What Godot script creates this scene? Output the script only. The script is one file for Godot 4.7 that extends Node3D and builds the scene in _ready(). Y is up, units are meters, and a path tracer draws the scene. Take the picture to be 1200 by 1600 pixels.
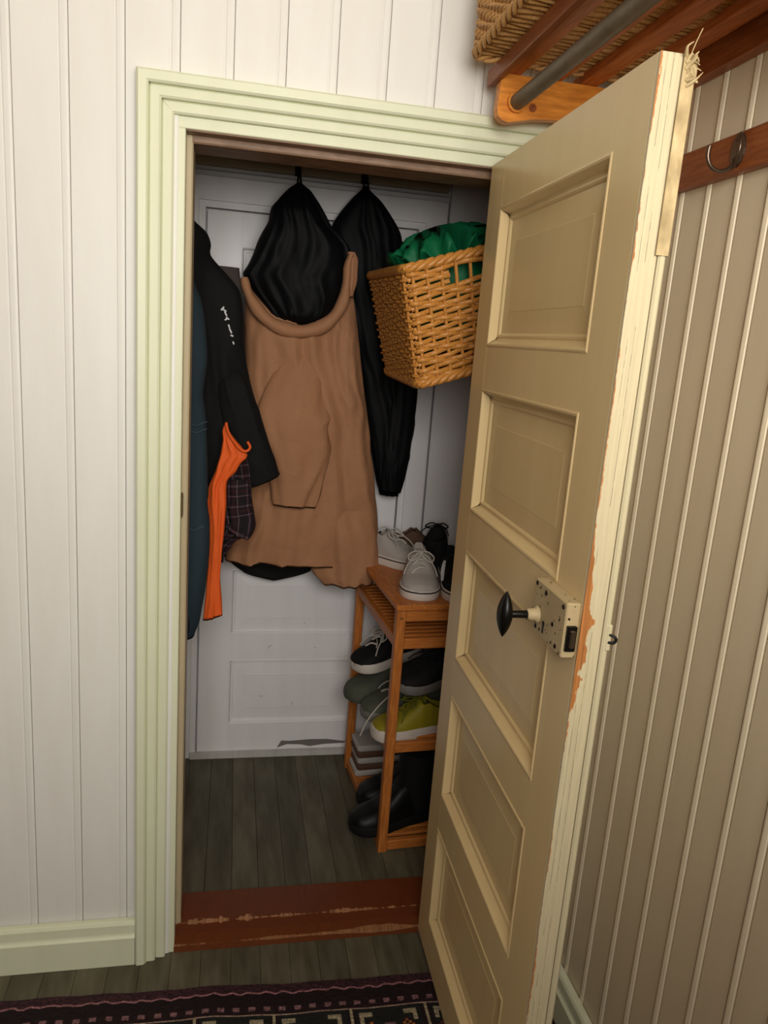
extends Node3D
# Closet doorway in a panelled hall. Units are metres, y is up; the front wall stands in the plane z = 0.

# garment outlines: height, one edge, other edge (metres), or points of a path
const OUT := {
	"coat_body": [[1.616, 0.128, 0.436], [1.567, 0.128, 0.445], [1.519, 0.128, 0.454], [1.470, 0.128, 0.462], [1.422, 0.129, 0.470], [1.374, 0.130, 0.479], [1.325, 0.131, 0.489], [1.277, 0.131, 0.499], [1.228, 0.131, 0.508], [1.180, 0.131, 0.516], [1.132, 0.130, 0.524], [1.083, 0.127, 0.533], [1.035, 0.124, 0.540], [0.986, 0.121, 0.548], [0.938, 0.113, 0.556], [0.890, 0.105, 0.562], [0.841, 0.098, 0.564], [0.793, 0.092, 0.561]],
	"coat_flap": [[1.030, 0.345, 0.516], [0.997, 0.344, 0.525], [0.964, 0.342, 0.534], [0.932, 0.341, 0.543], [0.899, 0.340, 0.551], [0.866, 0.342, 0.556], [0.833, 0.344, 0.562], [0.800, 0.350, 0.566], [0.768, 0.357, 0.567], [0.735, 0.386, 0.551]],
	"coat_hood": [[1.890, 0.258, 0.269], [1.872, 0.236, 0.294], [1.854, 0.219, 0.309], [1.836, 0.205, 0.323], [1.818, 0.190, 0.335], [1.799, 0.185, 0.347], [1.781, 0.183, 0.360], [1.763, 0.174, 0.382], [1.745, 0.164, 0.402], [1.727, 0.156, 0.415], [1.709, 0.150, 0.416], [1.691, 0.144, 0.417], [1.672, 0.136, 0.417], [1.654, 0.127, 0.414], [1.636, 0.117, 0.411], [1.618, 0.126, 0.407], [1.600, 0.141, 0.402], [1.582, 0.156, 0.396], [1.564, 0.172, 0.385], [1.545, 0.188, 0.374], [1.527, 0.203, 0.354], [1.509, 0.250, 0.334]],
	"coat_collar": [[0.121, 1.622, -0.600], [0.130, 1.592, -0.600], [0.149, 1.556, -0.600], [0.182, 1.519, -0.600], [0.226, 1.496, -0.600], [0.283, 1.490, -0.600], [0.337, 1.506, -0.600], [0.375, 1.538, -0.600], [0.398, 1.583, -0.600], [0.404, 1.636, -0.600], [0.405, 1.679, -0.600], [0.412, 1.709, -0.600]],
	"collar_flap": [[1.716, 0.403, 0.424], [1.699, 0.402, 0.433], [1.681, 0.401, 0.434], [1.663, 0.401, 0.434], [1.646, 0.401, 0.435], [1.628, 0.401, 0.433], [1.611, 0.407, 0.428], [1.593, 0.413, 0.426]],
	"coat_sleeve": [[0.300, 1.417, -0.585], [0.282, 1.344, -0.585], [0.275, 1.253, -0.585], [0.285, 1.160, -0.585], [0.291, 1.075, -0.585], [0.288, 0.987, -0.585]],
	"under_hem": [[0.856, 0.090, 0.369], [0.838, 0.088, 0.369], [0.821, 0.086, 0.369], [0.803, 0.084, 0.369], [0.786, 0.082, 0.369], [0.768, 0.093, 0.369], [0.751, 0.114, 0.369], [0.733, 0.138, 0.368], [0.716, 0.167, 0.328], [0.698, 0.240, 0.254]],
	"black_jacket": [[1.920, 0.459, 0.470], [1.880, 0.425, 0.513], [1.840, 0.394, 0.549], [1.800, 0.372, 0.577], [1.760, 0.375, 0.588], [1.720, 0.382, 0.598], [1.680, 0.394, 0.607], [1.640, 0.408, 0.615], [1.600, 0.423, 0.619], [1.560, 0.439, 0.624], [1.519, 0.452, 0.628], [1.479, 0.461, 0.633], [1.439, 0.471, 0.637], [1.399, 0.480, 0.642], [1.359, 0.488, 0.646], [1.319, 0.495, 0.654], [1.279, 0.503, 0.663], [1.239, 0.513, 0.671], [1.199, 0.522, 0.669], [1.159, 0.532, 0.662], [1.119, 0.541, 0.662], [1.078, 0.551, 0.648], [1.038, 0.561, 0.642], [0.998, 0.574, 0.634]],
	"hoodie": [[1.742, -0.115, -0.007], [1.715, -0.115, 0.024], [1.688, -0.115, 0.035], [1.662, -0.115, 0.035], [1.635, -0.115, 0.059], [1.608, -0.115, 0.087], [1.581, -0.115, 0.109], [1.555, -0.115, 0.117], [1.528, -0.115, 0.121], [1.501, -0.115, 0.123], [1.474, -0.115, 0.125], [1.447, -0.115, 0.126], [1.421, -0.115, 0.130], [1.394, -0.115, 0.134], [1.367, -0.115, 0.141], [1.340, -0.115, 0.148], [1.314, -0.115, 0.156], [1.287, -0.115, 0.165], [1.260, -0.115, 0.172], [1.233, -0.115, 0.166], [1.207, -0.115, 0.168], [1.180, -0.115, 0.168], [1.153, -0.115, 0.169], [1.126, -0.115, 0.169], [1.100, -0.115, 0.169], [1.073, -0.115, 0.170]],
	"hoodie_sleeve": [[0.097, 1.343, -0.430], [0.122, 1.261, -0.430], [0.144, 1.194, -0.430], [0.166, 1.144, -0.430], [0.192, 1.089, -0.430]],
	"taupe_shirt": [[1.644, -0.115, 0.108], [1.600, -0.115, 0.114], [1.556, -0.115, 0.121], [1.512, -0.115, 0.126], [1.468, -0.115, 0.129], [1.424, -0.115, 0.131], [1.380, -0.115, 0.129], [1.336, -0.115, 0.128]],
	"denim": [[1.584, -0.115, 0.007], [1.546, -0.115, 0.023], [1.509, -0.115, 0.031], [1.471, -0.115, 0.036], [1.434, -0.115, 0.040], [1.397, -0.115, 0.040], [1.359, -0.115, 0.035], [1.322, -0.115, 0.033], [1.285, -0.115, 0.039], [1.247, -0.115, 0.042], [1.210, -0.115, 0.044], [1.172, -0.115, 0.046], [1.135, -0.115, 0.047], [1.098, -0.115, 0.048], [1.060, -0.115, 0.049], [1.023, -0.115, 0.054], [0.986, -0.115, 0.055], [0.948, -0.115, 0.055], [0.911, -0.115, 0.053], [0.873, -0.115, 0.050], [0.836, -0.115, 0.047], [0.799, -0.115, 0.041], [0.761, -0.115, 0.035], [0.724, -0.115, 0.023]],
	"orange": [[1.254, 0.084, 0.090], [1.233, 0.077, 0.095], [1.213, 0.079, 0.109], [1.192, 0.077, 0.128], [1.171, 0.074, 0.142], [1.150, 0.068, 0.124], [1.129, 0.063, 0.114], [1.108, 0.055, 0.095], [1.088, 0.048, 0.092], [1.067, 0.047, 0.092], [1.046, 0.045, 0.093], [1.025, 0.046, 0.092], [1.004, 0.047, 0.091], [0.984, 0.048, 0.090], [0.963, 0.048, 0.089], [0.942, 0.049, 0.087], [0.921, 0.049, 0.085], [0.900, 0.050, 0.084], [0.879, 0.050, 0.083], [0.859, 0.048, 0.082], [0.838, 0.047, 0.082], [0.817, 0.046, 0.084], [0.796, 0.045, 0.086], [0.775, 0.043, 0.088], [0.755, 0.042, 0.089], [0.734, 0.040, 0.090]],
	"orange_cuff": [[0.086, 1.256, -0.310], [0.093, 1.231, -0.310], [0.107, 1.210, -0.310], [0.124, 1.191, -0.310], [0.138, 1.187, -0.310], [0.147, 1.197, -0.310], [0.140, 1.211, -0.310]],
	"plaid": [[1.180, 0.085, 0.141], [1.159, 0.085, 0.145], [1.138, 0.084, 0.148], [1.117, 0.084, 0.151], [1.096, 0.083, 0.153], [1.075, 0.083, 0.156], [1.054, 0.083, 0.158], [1.033, 0.083, 0.161], [1.012, 0.083, 0.165], [0.991, 0.084, 0.169], [0.970, 0.084, 0.170], [0.949, 0.082, 0.156], [0.928, 0.081, 0.121], [0.907, 0.080, 0.107], [0.886, 0.079, 0.092], [0.865, 0.080, 0.088]],
}

var names := {}
var M := {}
var T := {}
var rng := RandomNumberGenerator.new()

func _ready() -> void:
	rng.seed = 7
	view_and_light()
	make_materials()
	build_room()
	build_closet()
	build_frame()
	build_open_door()
	build_hat_shelf()
	build_hook_rail()
	build_back_door()
	build_clothes()
	build_hanging_basket()
	build_shoe_rack()
	build_shoes()
	build_rug()
	build_dresser()

# ------------------------------------------------------------ camera, light
func view_and_light() -> void:
	var cam := Camera3D.new()
	cam.name = "camera"
	cam.fov = 68.28
	cam.near = 0.02
	cam.position = Vector3(0.104, 1.481, 1.6)
	cam.rotation_order = EULER_ORDER_YXZ
	cam.rotation_degrees = Vector3(-12.718, -11.761, 4.310)
	add_child(cam)
	cam.current = true
	var e := Environment.new()
	e.background_mode = Environment.BG_SKY
	var sm := ProceduralSkyMaterial.new()
	sm.sky_top_color = Color(0.62, 0.70, 0.80)
	sm.sky_horizon_color = Color(0.80, 0.83, 0.86)
	sm.ground_bottom_color = Color(0.35, 0.34, 0.31)
	sm.ground_horizon_color = Color(0.62, 0.62, 0.60)
	sm.energy_multiplier = 1.0
	var sky := Sky.new()
	sky.sky_material = sm
	e.sky = sky
	e.tonemap_mode = Environment.TONE_MAPPER_LINEAR
	e.tonemap_exposure = EXPOSURE
	e.sdfgi_enabled = true
	e.ssao_enabled = true
	e.ssil_enabled = true
	var we := WorldEnvironment.new()
	we.name = "world_environment"
	we.environment = e
	add_child(we)
	# daylight coming in through the window in the wall behind the camera
	var a := AreaLight3D.new()
	a.name = "window_daylight"
	a.area_size = Vector2(WIN.size.x - 0.1, WIN.size.y - 0.1)
	a.light_energy = DAYLIGHT
	a.light_color = Color(1.0, 0.985, 0.955)
	a.shadow_enabled = true
	a.area_range = 12.0
	a.area_attenuation = 2.0
	a.position = Vector3(WIN.get_center().x, WIN.get_center().y, ROOM_Z - 0.02)
	add_child(a)

const EXPOSURE := 1.0
const DAYLIGHT := 5.15
const ROOM_Z := 2.4
const ROOM_X := -1.3
const CEIL := 2.9
const XR := 0.885
const WIN := Rect2(-0.30, 1.28, 1.1, 1.1)

# ------------------------------------------------------------ mesh helpers
func finish(P: PackedVector3Array, U: PackedVector2Array, K: PackedInt32Array, I: PackedInt32Array, closed := true) -> ArrayMesh:
	if closed:
		var v := 0.0
		for t in range(0, I.size(), 3):
			v += P[I[t]].dot(P[I[t + 1]].cross(P[I[t + 2]]))
		if v > 0.0:
			for t in range(0, I.size(), 3):
				var h := I[t + 1]
				I[t + 1] = I[t + 2]
				I[t + 2] = h
	var kmax := 0
	for k in K:
		kmax = maxi(kmax, k)
	var acc := PackedVector3Array()
	acc.resize(kmax + 1)
	for t in range(0, I.size(), 3):
		var a := P[I[t]]
		var n := (P[I[t + 2]] - a).cross(P[I[t + 1]] - a)
		acc[K[I[t]]] += n
		acc[K[I[t + 1]]] += n
		acc[K[I[t + 2]]] += n
	var N := PackedVector3Array()
	N.resize(P.size())
	for i in P.size():
		var q := acc[K[i]]
		N[i] = q.normalized() if q.length_squared() > 1e-20 else Vector3.UP
	var arr := []
	arr.resize(Mesh.ARRAY_MAX)
	arr[Mesh.ARRAY_VERTEX] = P
	arr[Mesh.ARRAY_NORMAL] = N
	arr[Mesh.ARRAY_TEX_UV] = U
	arr[Mesh.ARRAY_INDEX] = I
	var m := ArrayMesh.new()
	m.add_surface_from_arrays(Mesh.PRIMITIVE_TRIANGLES, arr)
	return m

# skin through a row of sections, each with the same number of points
func loft(secs: Array, wrap := true, caps := true, smooth := true) -> ArrayMesh:
	var P := PackedVector3Array()
	var U := PackedVector2Array()
	var K := PackedInt32Array()
	var I := PackedInt32Array()
	var rows := secs.size()
	var n: int = secs[0].size()
	var cols := n + 1 if wrap else n
	if smooth:
		var vv := 0.0
		for i in rows:
			var s: PackedVector3Array = secs[i]
			if i > 0:
				vv += s[0].distance_to(secs[i - 1][0])
			var uu := 0.0
			for j in cols:
				var p := s[j % n]
				if j > 0:
					uu += p.distance_to(s[j - 1])
				P.append(p)
				U.append(Vector2(uu, vv))
				K.append(i * n + j % n)
		for i in rows - 1:
			for j in cols - 1:
				var a := i * cols + j
				I.append_array([a, a + 1, a + cols, a + 1, a + cols + 1, a + cols])
	else:
		for i in rows - 1:
			var s0: PackedVector3Array = secs[i]
			var s1: PackedVector3Array = secs[i + 1]
			for j in cols - 1:
				var b := P.size()
				P.append_array([s0[j], s0[(j + 1) % n], s1[(j + 1) % n], s1[j]])
				var w := s0[j].distance_to(s0[(j + 1) % n])
				var h := s0[j].distance_to(s1[j])
				U.append_array([Vector2(0, 0), Vector2(w, 0), Vector2(w, h), Vector2(0, h)])
				K.append_array([b, b, b, b])
				I.append_array([b, b + 1, b + 3, b + 1, b + 2, b + 3])
	if caps and wrap:
		for e in 2:
			var s: PackedVector3Array = secs[0] if e == 0 else secs[rows - 1]
			var c := Vector3.ZERO
			for p in s:
				c += p
			c /= n
			var b := P.size()
			P.append(c)
			U.append(Vector2.ZERO)
			K.append(1000000 if false else b)
			for p in s:
				P.append(p)
				U.append(Vector2(p.x - c.x, p.y - c.y))
				K.append(b)
			for j in n:
				if e == 0:
					I.append_array([b, b + 1 + (j + 1) % n, b + 1 + j])
				else:
					I.append_array([b, b + 1 + j, b + 1 + (j + 1) % n])
	return finish(P, U, K, I, wrap and caps)

func octo(sx: float, sz: float, b: float, y: float) -> PackedVector3Array:
	var x := sx / 2
	var z := sz / 2
	return PackedVector3Array([Vector3(x - b, y, z), Vector3(x, y, z - b), Vector3(x, y, -z + b), Vector3(x - b, y, -z), Vector3(-x + b, y, -z), Vector3(-x, y, -z + b), Vector3(-x, y, z - b), Vector3(-x + b, y, z)])

# block with chamfered edges, centred on its origin
func rbox(s: Vector3, b := 0.002) -> ArrayMesh:
	b = minf(b, minf(s.x, minf(s.y, s.z)) * 0.3)
	var h := s.y / 2
	return loft([octo(s.x - 2 * b, s.z - 2 * b, b * 0.5, -h), octo(s.x, s.z, b, -h + b), octo(s.x, s.z, b, h - b), octo(s.x - 2 * b, s.z - 2 * b, b * 0.5, h)], true, true, false)

# block between two corners
func block(called: String, a: Vector3, b: Vector3, m: Material, parent: Node, bev := 0.002) -> MeshInstance3D:
	return part(called, rbox((b - a).abs(), bev), m, parent, Transform3D(Basis(), (a + b) / 2))

# plain box whose six faces each carry the whole 0..1 texture square
func uvbox(s: Vector3) -> ArrayMesh:
	var P := PackedVector3Array()
	var U := PackedVector2Array()
	var K := PackedInt32Array()
	var I := PackedInt32Array()
	var h := s / 2
	for ax in 3:
		for sg in [-1.0, 1.0]:
			var b := P.size()
			for c in [[-1, -1], [1, -1], [1, 1], [-1, 1]]:
				var p: Vector3
				if ax == 0:
					p = Vector3(sg * h.x, c[1] * h.y, c[0] * h.z)
				elif ax == 1:
					p = Vector3(c[0] * h.x, sg * h.y, c[1] * h.z)
				else:
					p = Vector3(c[0] * h.x, c[1] * h.y, sg * h.z)
				P.append(p)
				U.append(Vector2((c[0] + 1) * 0.5, (1 - c[1]) * 0.5))
				K.append(b)
			var flip: bool = (sg < 0) != (ax != 2)
			if flip:
				I.append_array([b, b + 1, b + 2, b, b + 2, b + 3])
			else:
				I.append_array([b, b + 2, b + 1, b, b + 3, b + 2])
	return finish(P, U, K, I, true)

func smooth_path(pts: Array, sub := 4) -> PackedVector3Array:
	var out := PackedVector3Array()
	for i in pts.size() - 1:
		var p0: Vector3 = pts[maxi(i - 1, 0)]
		var p1: Vector3 = pts[i]
		var p2: Vector3 = pts[i + 1]
		var p3: Vector3 = pts[mini(i + 2, pts.size() - 1)]
		for k in sub:
			out.append(p1.cubic_interpolate(p2, p0, p3, float(k) / sub))
	out.append(pts[pts.size() - 1])
	return out

# round or flat bar along a path; ra and rb are half-widths at each point (or one number)
func tube(path, ra, n := 8, rb = null, smooth := true, up := Vector3(0.13, 0.2, 0.97)) -> ArrayMesh:
	var secs := []
	var side := Vector3.ZERO
	var c := path.size() as int
	for i in c:
		var p: Vector3 = path[i]
		var t: Vector3 = (path[mini(i + 1, c - 1)] - path[maxi(i - 1, 0)]).normalized()
		if side == Vector3.ZERO:
			side = t.cross(up).normalized()
			if side.length() < 0.5:
				side = t.cross(Vector3.RIGHT).normalized()
		side = (side - t * side.dot(t)).normalized()
		var nb := side.cross(t)
		var a: float = ra[i] if ra is Array or ra is PackedFloat32Array else ra
		var b: float = a if rb == null else (rb[i] if rb is Array or rb is PackedFloat32Array else rb)
		var s := PackedVector3Array()
		for k in n:
			var g := TAU * k / n
			s.append(p + side * cos(g) * a + nb * sin(g) * b)
		secs.append(s)
	return loft(secs, true, true, smooth)

# closed ring tube
func ring_tube(path: PackedVector3Array, r: float, n := 6, rb := -1.0) -> ArrayMesh:
	if rb < 0:
		rb = r
	var secs := []
	var c := path.size()
	for i in c + 1:
		var t := (path[(i + 1) % c] - path[(i + c - 1) % c]).normalized()
		var side := t.cross(Vector3.UP).normalized()
		var nb := side.cross(t)
		var s := PackedVector3Array()
		for k in n:
			var g := TAU * k / n
			s.append(path[i % c] + side * cos(g) * r + nb * sin(g) * rb)
		secs.append(s)
	return loft(secs, true, true, true)

func lathe(prof: Array, n := 20) -> ArrayMesh:
	var secs := []
	for q in prof:
		var s := PackedVector3Array()
		for k in n:
			var g := TAU * k / n
			s.append(Vector3(cos(g) * q[0], q[1], sin(g) * q[0]))
		secs.append(s)
	return loft(secs, true, true, true)

# outline in x,y pushed from z0 to z1
func prism(poly: PackedVector2Array, z0: float, z1: float) -> ArrayMesh:
	var P := PackedVector3Array()
	var U := PackedVector2Array()
	var K := PackedInt32Array()
	var I := PackedInt32Array()
	var tri := Geometry2D.triangulate_polygon(poly)
	for e in 2:
		var b := P.size()
		for q in poly:
			P.append(Vector3(q.x, q.y, z0 if e == 0 else z1))
			U.append(q)
			K.append(b)
		for t in range(0, tri.size(), 3):
			if e == 0:
				I.append_array([b + tri[t], b + tri[t + 2], b + tri[t + 1]])
			else:
				I.append_array([b + tri[t], b + tri[t + 1], b + tri[t + 2]])
	var cw := Geometry2D.is_polygon_clockwise(poly)
	for j in poly.size():
		var q0 := poly[j]
		var q1 := poly[(j + 1) % poly.size()]
		var b := P.size()
		P.append_array([Vector3(q0.x, q0.y, z0), Vector3(q1.x, q1.y, z0), Vector3(q1.x, q1.y, z1), Vector3(q0.x, q0.y, z1)])
		U.append_array([q0, q1, q1, q0])
		K.append_array([b, b, b, b])
		if cw == _tri_cw(poly, tri):
			I.append_array([b, b + 1, b + 2, b, b + 2, b + 3])
		else:
			I.append_array([b, b + 2, b + 1, b, b + 3, b + 2])
	return finish(P, U, K, I, true)

func _tri_cw(poly: PackedVector2Array, tri: PackedInt32Array) -> bool:
	return Geometry2D.is_polygon_clockwise(PackedVector2Array([poly[tri[0]], poly[tri[1]], poly[tri[2]]]))

# straight bar with a profile: profile points are (across, out)
func bar(prof: Array, a: Vector3, b: Vector3, across: Vector3, out: Vector3, mitre_a := 0.0, mitre_b := 0.0) -> ArrayMesh:
	var along := (b - a).normalized()
	var s0 := PackedVector3Array()
	var s1 := PackedVector3Array()
	for q in prof:
		var o: Vector3 = across * q[0] + out * q[1]
		s0.append(a + o + along * mitre_a * q[0])
		s1.append(b + o + along * mitre_b * q[0])
	return loft([s0, s1], true, true, false)

# ------------------------------------------------------------ nodes
func numbered(parent: Node, called: String) -> String:
	var key := str(parent.get_instance_id()) + called
	var c: int = names.get(key, 0)
	names[key] = c + 1
	return called if c == 0 else "%s_%03d" % [called, c]

func part(called: String, mesh: Mesh, m: Material, parent: Node, xf := Transform3D()) -> MeshInstance3D:
	var o := MeshInstance3D.new()
	o.name = numbered(parent, called)
	o.mesh = mesh
	o.material_override = m
	o.transform = xf
	o.cast_shadow = GeometryInstance3D.SHADOW_CASTING_SETTING_ON
	parent.add_child(o, true)
	return o

func tag(o: Node, label: String, category := "", group := "", kind := "") -> void:
	if label != "":
		o.set_meta("label", label)
	if category != "":
		o.set_meta("category", category)
	if group != "":
		o.set_meta("group", group)
	if kind != "":
		o.set_meta("kind", kind)

func thing(called: String, label: String, category: String, at := Vector3.ZERO, turn := 0.0, group := "") -> Node3D:
	var o := Node3D.new()
	o.name = numbered(self, called)
	o.position = at
	o.rotation.y = turn
	add_child(o, true)
	tag(o, label, category, group)
	return o

func setting(called: String, label: String) -> Node3D:
	var o := Node3D.new()
	o.name = called
	add_child(o, true)
	tag(o, label, "", "", "structure")
	return o

# ------------------------------------------------------------ materials
func noise(s: int, f: float, oct := 3, kind := FastNoiseLite.TYPE_SIMPLEX_SMOOTH) -> FastNoiseLite:
	var n := FastNoiseLite.new()
	n.seed = s
	n.noise_type = kind
	n.frequency = f
	n.fractal_octaves = oct
	return n

func tone_texture(s: int, f: float, lo: Color, hi: Color, oct := 4, w := 256) -> ImageTexture:
	var g := noise(s, f, oct).get_seamless_image(w, w)
	g.convert(Image.FORMAT_L8)
	var d := g.get_data()
	var out := PackedByteArray()
	out.resize(w * w * 3)
	for i in w * w:
		var c := lo.lerp(hi, d[i] / 255.0)
		out[i * 3] = int(c.r * 255)
		out[i * 3 + 1] = int(c.g * 255)
		out[i * 3 + 2] = int(c.b * 255)
	return ImageTexture.create_from_image(Image.create_from_data(w, w, false, Image.FORMAT_RGB8, out))

func bump_texture(s: int, f: float, strength: float, oct := 3, w := 256) -> ImageTexture:
	var g := noise(s, f, oct).get_seamless_image(w, w)
	g.convert(Image.FORMAT_RGBA8)
	g.bump_map_to_normal_map(strength)
	return ImageTexture.create_from_image(g)

func mat(c: Color, rough := 0.6, tex: Texture2D = null, scale := Vector3.ONE, bump: Texture2D = null, bump_scale := 1.0, world := true) -> StandardMaterial3D:
	var m := StandardMaterial3D.new()
	m.albedo_color = c
	m.roughness = rough
	m.metallic_specular = 0.4
	m.cull_mode = BaseMaterial3D.CULL_DISABLED
	if tex or bump:
		m.uv1_triplanar = true
		m.uv1_world_triplanar = world
		m.uv1_scale = scale
	if tex:
		m.albedo_texture = tex
	if bump:
		m.normal_enabled = true
		m.normal_texture = bump
		m.normal_scale = bump_scale
	return m

func worn_texture(w: int, h: int, paint: Color, bare: Color, s: int, amount: float, side: int, crack := 0, spot := -1.0, spot_size := 0.1) -> ImageTexture:
	# paint worn through in ragged patches along one side of the face (0 left, 1 right, 2 top, 3 bottom)
	var im := Image.create(w, h, false, Image.FORMAT_RGB8)
	var n1 := noise(s, 0.012, 4)
	var n2 := noise(s + 1, 0.06, 3)
	var n3 := noise(s + 2, 0.005, 2)
	for y in h:
		for x in w:
			var d: float
			match side:
				0: d = float(x) / w
				1: d = 1.0 - float(x) / w
				2: d = float(y) / h
				_: d = 1.0 - float(y) / h
			var v := n1.get_noise_2d(x, y * 0.5) * 0.6 + n2.get_noise_2d(x, y) * 0.4
			var c := paint
			c = c * (1.0 + 0.05 * n2.get_noise_2d(x * 0.7, y * 0.12 + 300.0))
			var reach := amount * (0.55 + 1.1 * n3.get_noise_2d(x * 0.3, y * 1.0 + 77.0))
			if spot >= 0.0:
				reach = maxf(reach, 0.62 * exp(-pow((float(y) / h - spot) / spot_size, 2.0)) * (0.75 + 0.8 * n2.get_noise_2d(5.0, y * 0.35)))
			if d < reach + v * 0.20:
				c = bare * (1.0 + 0.25 * n2.get_noise_2d(x * 2.0, y * 0.1))
			if crack > 0:
				for k in crack:
					var cx := w * (0.45 + 0.28 * k) + 3.0 * n1.get_noise_2d(k * 50.0, y * 0.6)
					if absf(x - cx) < 0.8 and n3.get_noise_2d(k * 31.0, y * 1.5) > -0.12:
						c = c * 0.45
			c.a = 1.0
			im.set_pixel(x, y, c)
	return ImageTexture.create_from_image(im)

func uvmat(tex: Texture2D, rough := 0.6) -> StandardMaterial3D:
	var m := StandardMaterial3D.new()
	m.albedo_texture = tex
	m.roughness = rough
	m.metallic_specular = 0.4
	m.cull_mode = BaseMaterial3D.CULL_DISABLED
	return m

func make_materials() -> void:
	T.brush = tone_texture(3, 0.012, Color(0.978, 0.974, 0.966), Color.WHITE)
	T.grain = tone_texture(5, 0.03, Color(0.78, 0.71, 0.64), Color.WHITE, 4)
	T.dirt = tone_texture(9, 0.015, Color(0.72, 0.70, 0.66), Color.WHITE, 5)
	T.cloth = tone_texture(13, 0.2, Color(0.86, 0.86, 0.86), Color.WHITE, 2)
	T.nbrush = bump_texture(17, 0.03, 2.0)
	T.nweave = bump_texture(19, 0.3, 3.0, 2)
	T.nfold = bump_texture(23, 0.02, 6.0, 4)
	var tall := Vector3(4, 0.6, 4)
	M.wall = mat(Color(0.90, 0.893, 0.87), 0.45, T.brush, tall)
	M.wall_right = mat(Color(0.895, 0.84, 0.73), 0.42, T.brush, tall)
	M.casing = mat(Color(0.865, 0.875, 0.765), 0.4, T.brush, tall)
	M.plaster = mat(Color(0.88, 0.86, 0.81), 0.8)
	M.hall = mat(Color(0.40, 0.24, 0.10), 0.7, T.grain, Vector3(6, 0.8, 6))
	M.dresser = mat(Color(0.22, 0.12, 0.06), 0.4, T.grain, Vector3(12, 12, 1.4))
	M.door = mat(Color(0.87, 0.77, 0.575), 0.27, T.brush, tall)
	M.door_edge_paint = mat(Color(0.80, 0.755, 0.62), 0.45, T.brush, tall)
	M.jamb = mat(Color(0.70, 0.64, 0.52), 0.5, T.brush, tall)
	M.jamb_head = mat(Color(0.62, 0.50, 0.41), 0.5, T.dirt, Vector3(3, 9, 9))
	M.closet = mat(Color(0.88, 0.87, 0.87), 0.5, T.brush, tall)
	M.closet_door = mat(Color(0.91, 0.90, 0.905), 0.45, T.brush, tall)
	M.floor = []
	for k in 3:
		M.floor.append(mat(Color(0.42, 0.40, 0.33).darkened(0.06 * k), 0.5, T.dirt, Vector3(5, 5, 1.0)))
	M.under = mat(Color(0.05, 0.045, 0.04), 0.9)
	M.pine = mat(Color(0.80, 0.50, 0.24), 0.45, T.grain, Vector3(14, 1.6, 14))
	M.pine_z = mat(Color(0.80, 0.50, 0.24), 0.45, T.grain, Vector3(14, 14, 1.6))
	M.pine_x = mat(Color(0.80, 0.50, 0.24), 0.45, T.grain, Vector3(1.6, 14, 14))
	M.bracket = mat(Color(0.95, 0.62, 0.24), 0.4, T.grain, Vector3(1.6, 9, 9))
	M.slat = mat(Color(0.80, 0.47, 0.23), 0.45, T.grain, Vector3(14, 14, 1.4))
	M.rail = mat(Color(0.62, 0.35, 0.17), 0.42, T.grain, Vector3(14, 14, 1.4))
	M.rod = mat(Color(0.50, 0.44, 0.35), 0.5, T.dirt, Vector3(9, 9, 3))
	M.steel = mat(Color(0.40, 0.34, 0.29), 0.3)
	M.steel.metallic = 0.85
	M.iron = mat(Color(0.055, 0.045, 0.04), 0.35)
	M.iron.metallic = 0.3
	M.wicker = mat(Color(0.86, 0.61, 0.30), 0.32, T.grain, Vector3(25, 25, 25))
	M.straw = mat(Color(0.86, 0.67, 0.41), 0.5, T.grain, Vector3(30, 30, 30))
	M.tan = mat(Color(0.68, 0.485, 0.345), 0.75, T.cloth, Vector3(6, 6, 6), T.nfold, 0.35)
	M.black_silk = mat(Color(0.040, 0.041, 0.047), 0.6)
	M.black_silk.metallic_specular = 0.25
	M.black_cloth = mat(Color(0.020, 0.020, 0.022), 0.85)
	M.denim = mat(Color(0.15, 0.215, 0.255), 0.85, T.cloth, Vector3(30, 10, 30), T.nweave, 0.5)
	M.denim_dark = mat(Color(0.08, 0.10, 0.12), 0.85, T.cloth, Vector3(30, 10, 30))
	M.thread = mat(Color(0.22, 0.29, 0.32), 0.8)
	M.orange = mat(Color(0.95, 0.40, 0.14), 0.7, T.cloth, Vector3(8, 8, 8), T.nfold, 0.25)
	M.taupe = mat(Color(0.27, 0.24, 0.22), 0.85, T.cloth, Vector3(8, 8, 8))
	M.green = mat(Color(0.02, 0.42, 0.25), 0.6, T.cloth, Vector3(8, 8, 8), T.nfold, 0.3)
	M.white_print = mat(Color(0.80, 0.80, 0.80), 0.7)
	M.canvas = mat(Color(0.70, 0.665, 0.64), 0.85, T.cloth, Vector3(20, 20, 20))
	M.rubber = mat(Color(0.78, 0.74, 0.70), 0.5)
	M.lace = mat(Color(0.72, 0.69, 0.65), 0.85)
	M.stripe = mat(Color(0.10, 0.09, 0.09), 0.5)
	M.shoe_black = mat(Color(0.035, 0.035, 0.04), 0.8)
	M.shoe_black_gloss = mat(Color(0.03, 0.032, 0.036), 0.5)
	M.shoe_grey = mat(Color(0.30, 0.31, 0.26), 0.8)
	M.shoe_brown = mat(Color(0.33, 0.23, 0.16), 0.7)
	M.sole_grey = mat(Color(0.45, 0.43, 0.41), 0.6)
	M.yellow = mat(Color(0.56, 0.51, 0.10), 0.6, T.cloth, Vector3(20, 20, 20))
	M.yellow_dark = mat(Color(0.36, 0.36, 0.07), 0.6)
	M.tape = mat(Color(0.85, 0.76, 0.58), 0.55, T.dirt, Vector3(8, 4, 8))
	M.glass = mat(Color(0.95, 0.98, 1.0, 0.06), 0.03)
	M.glass.transparency = BaseMaterial3D.TRANSPARENCY_ALPHA
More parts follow.
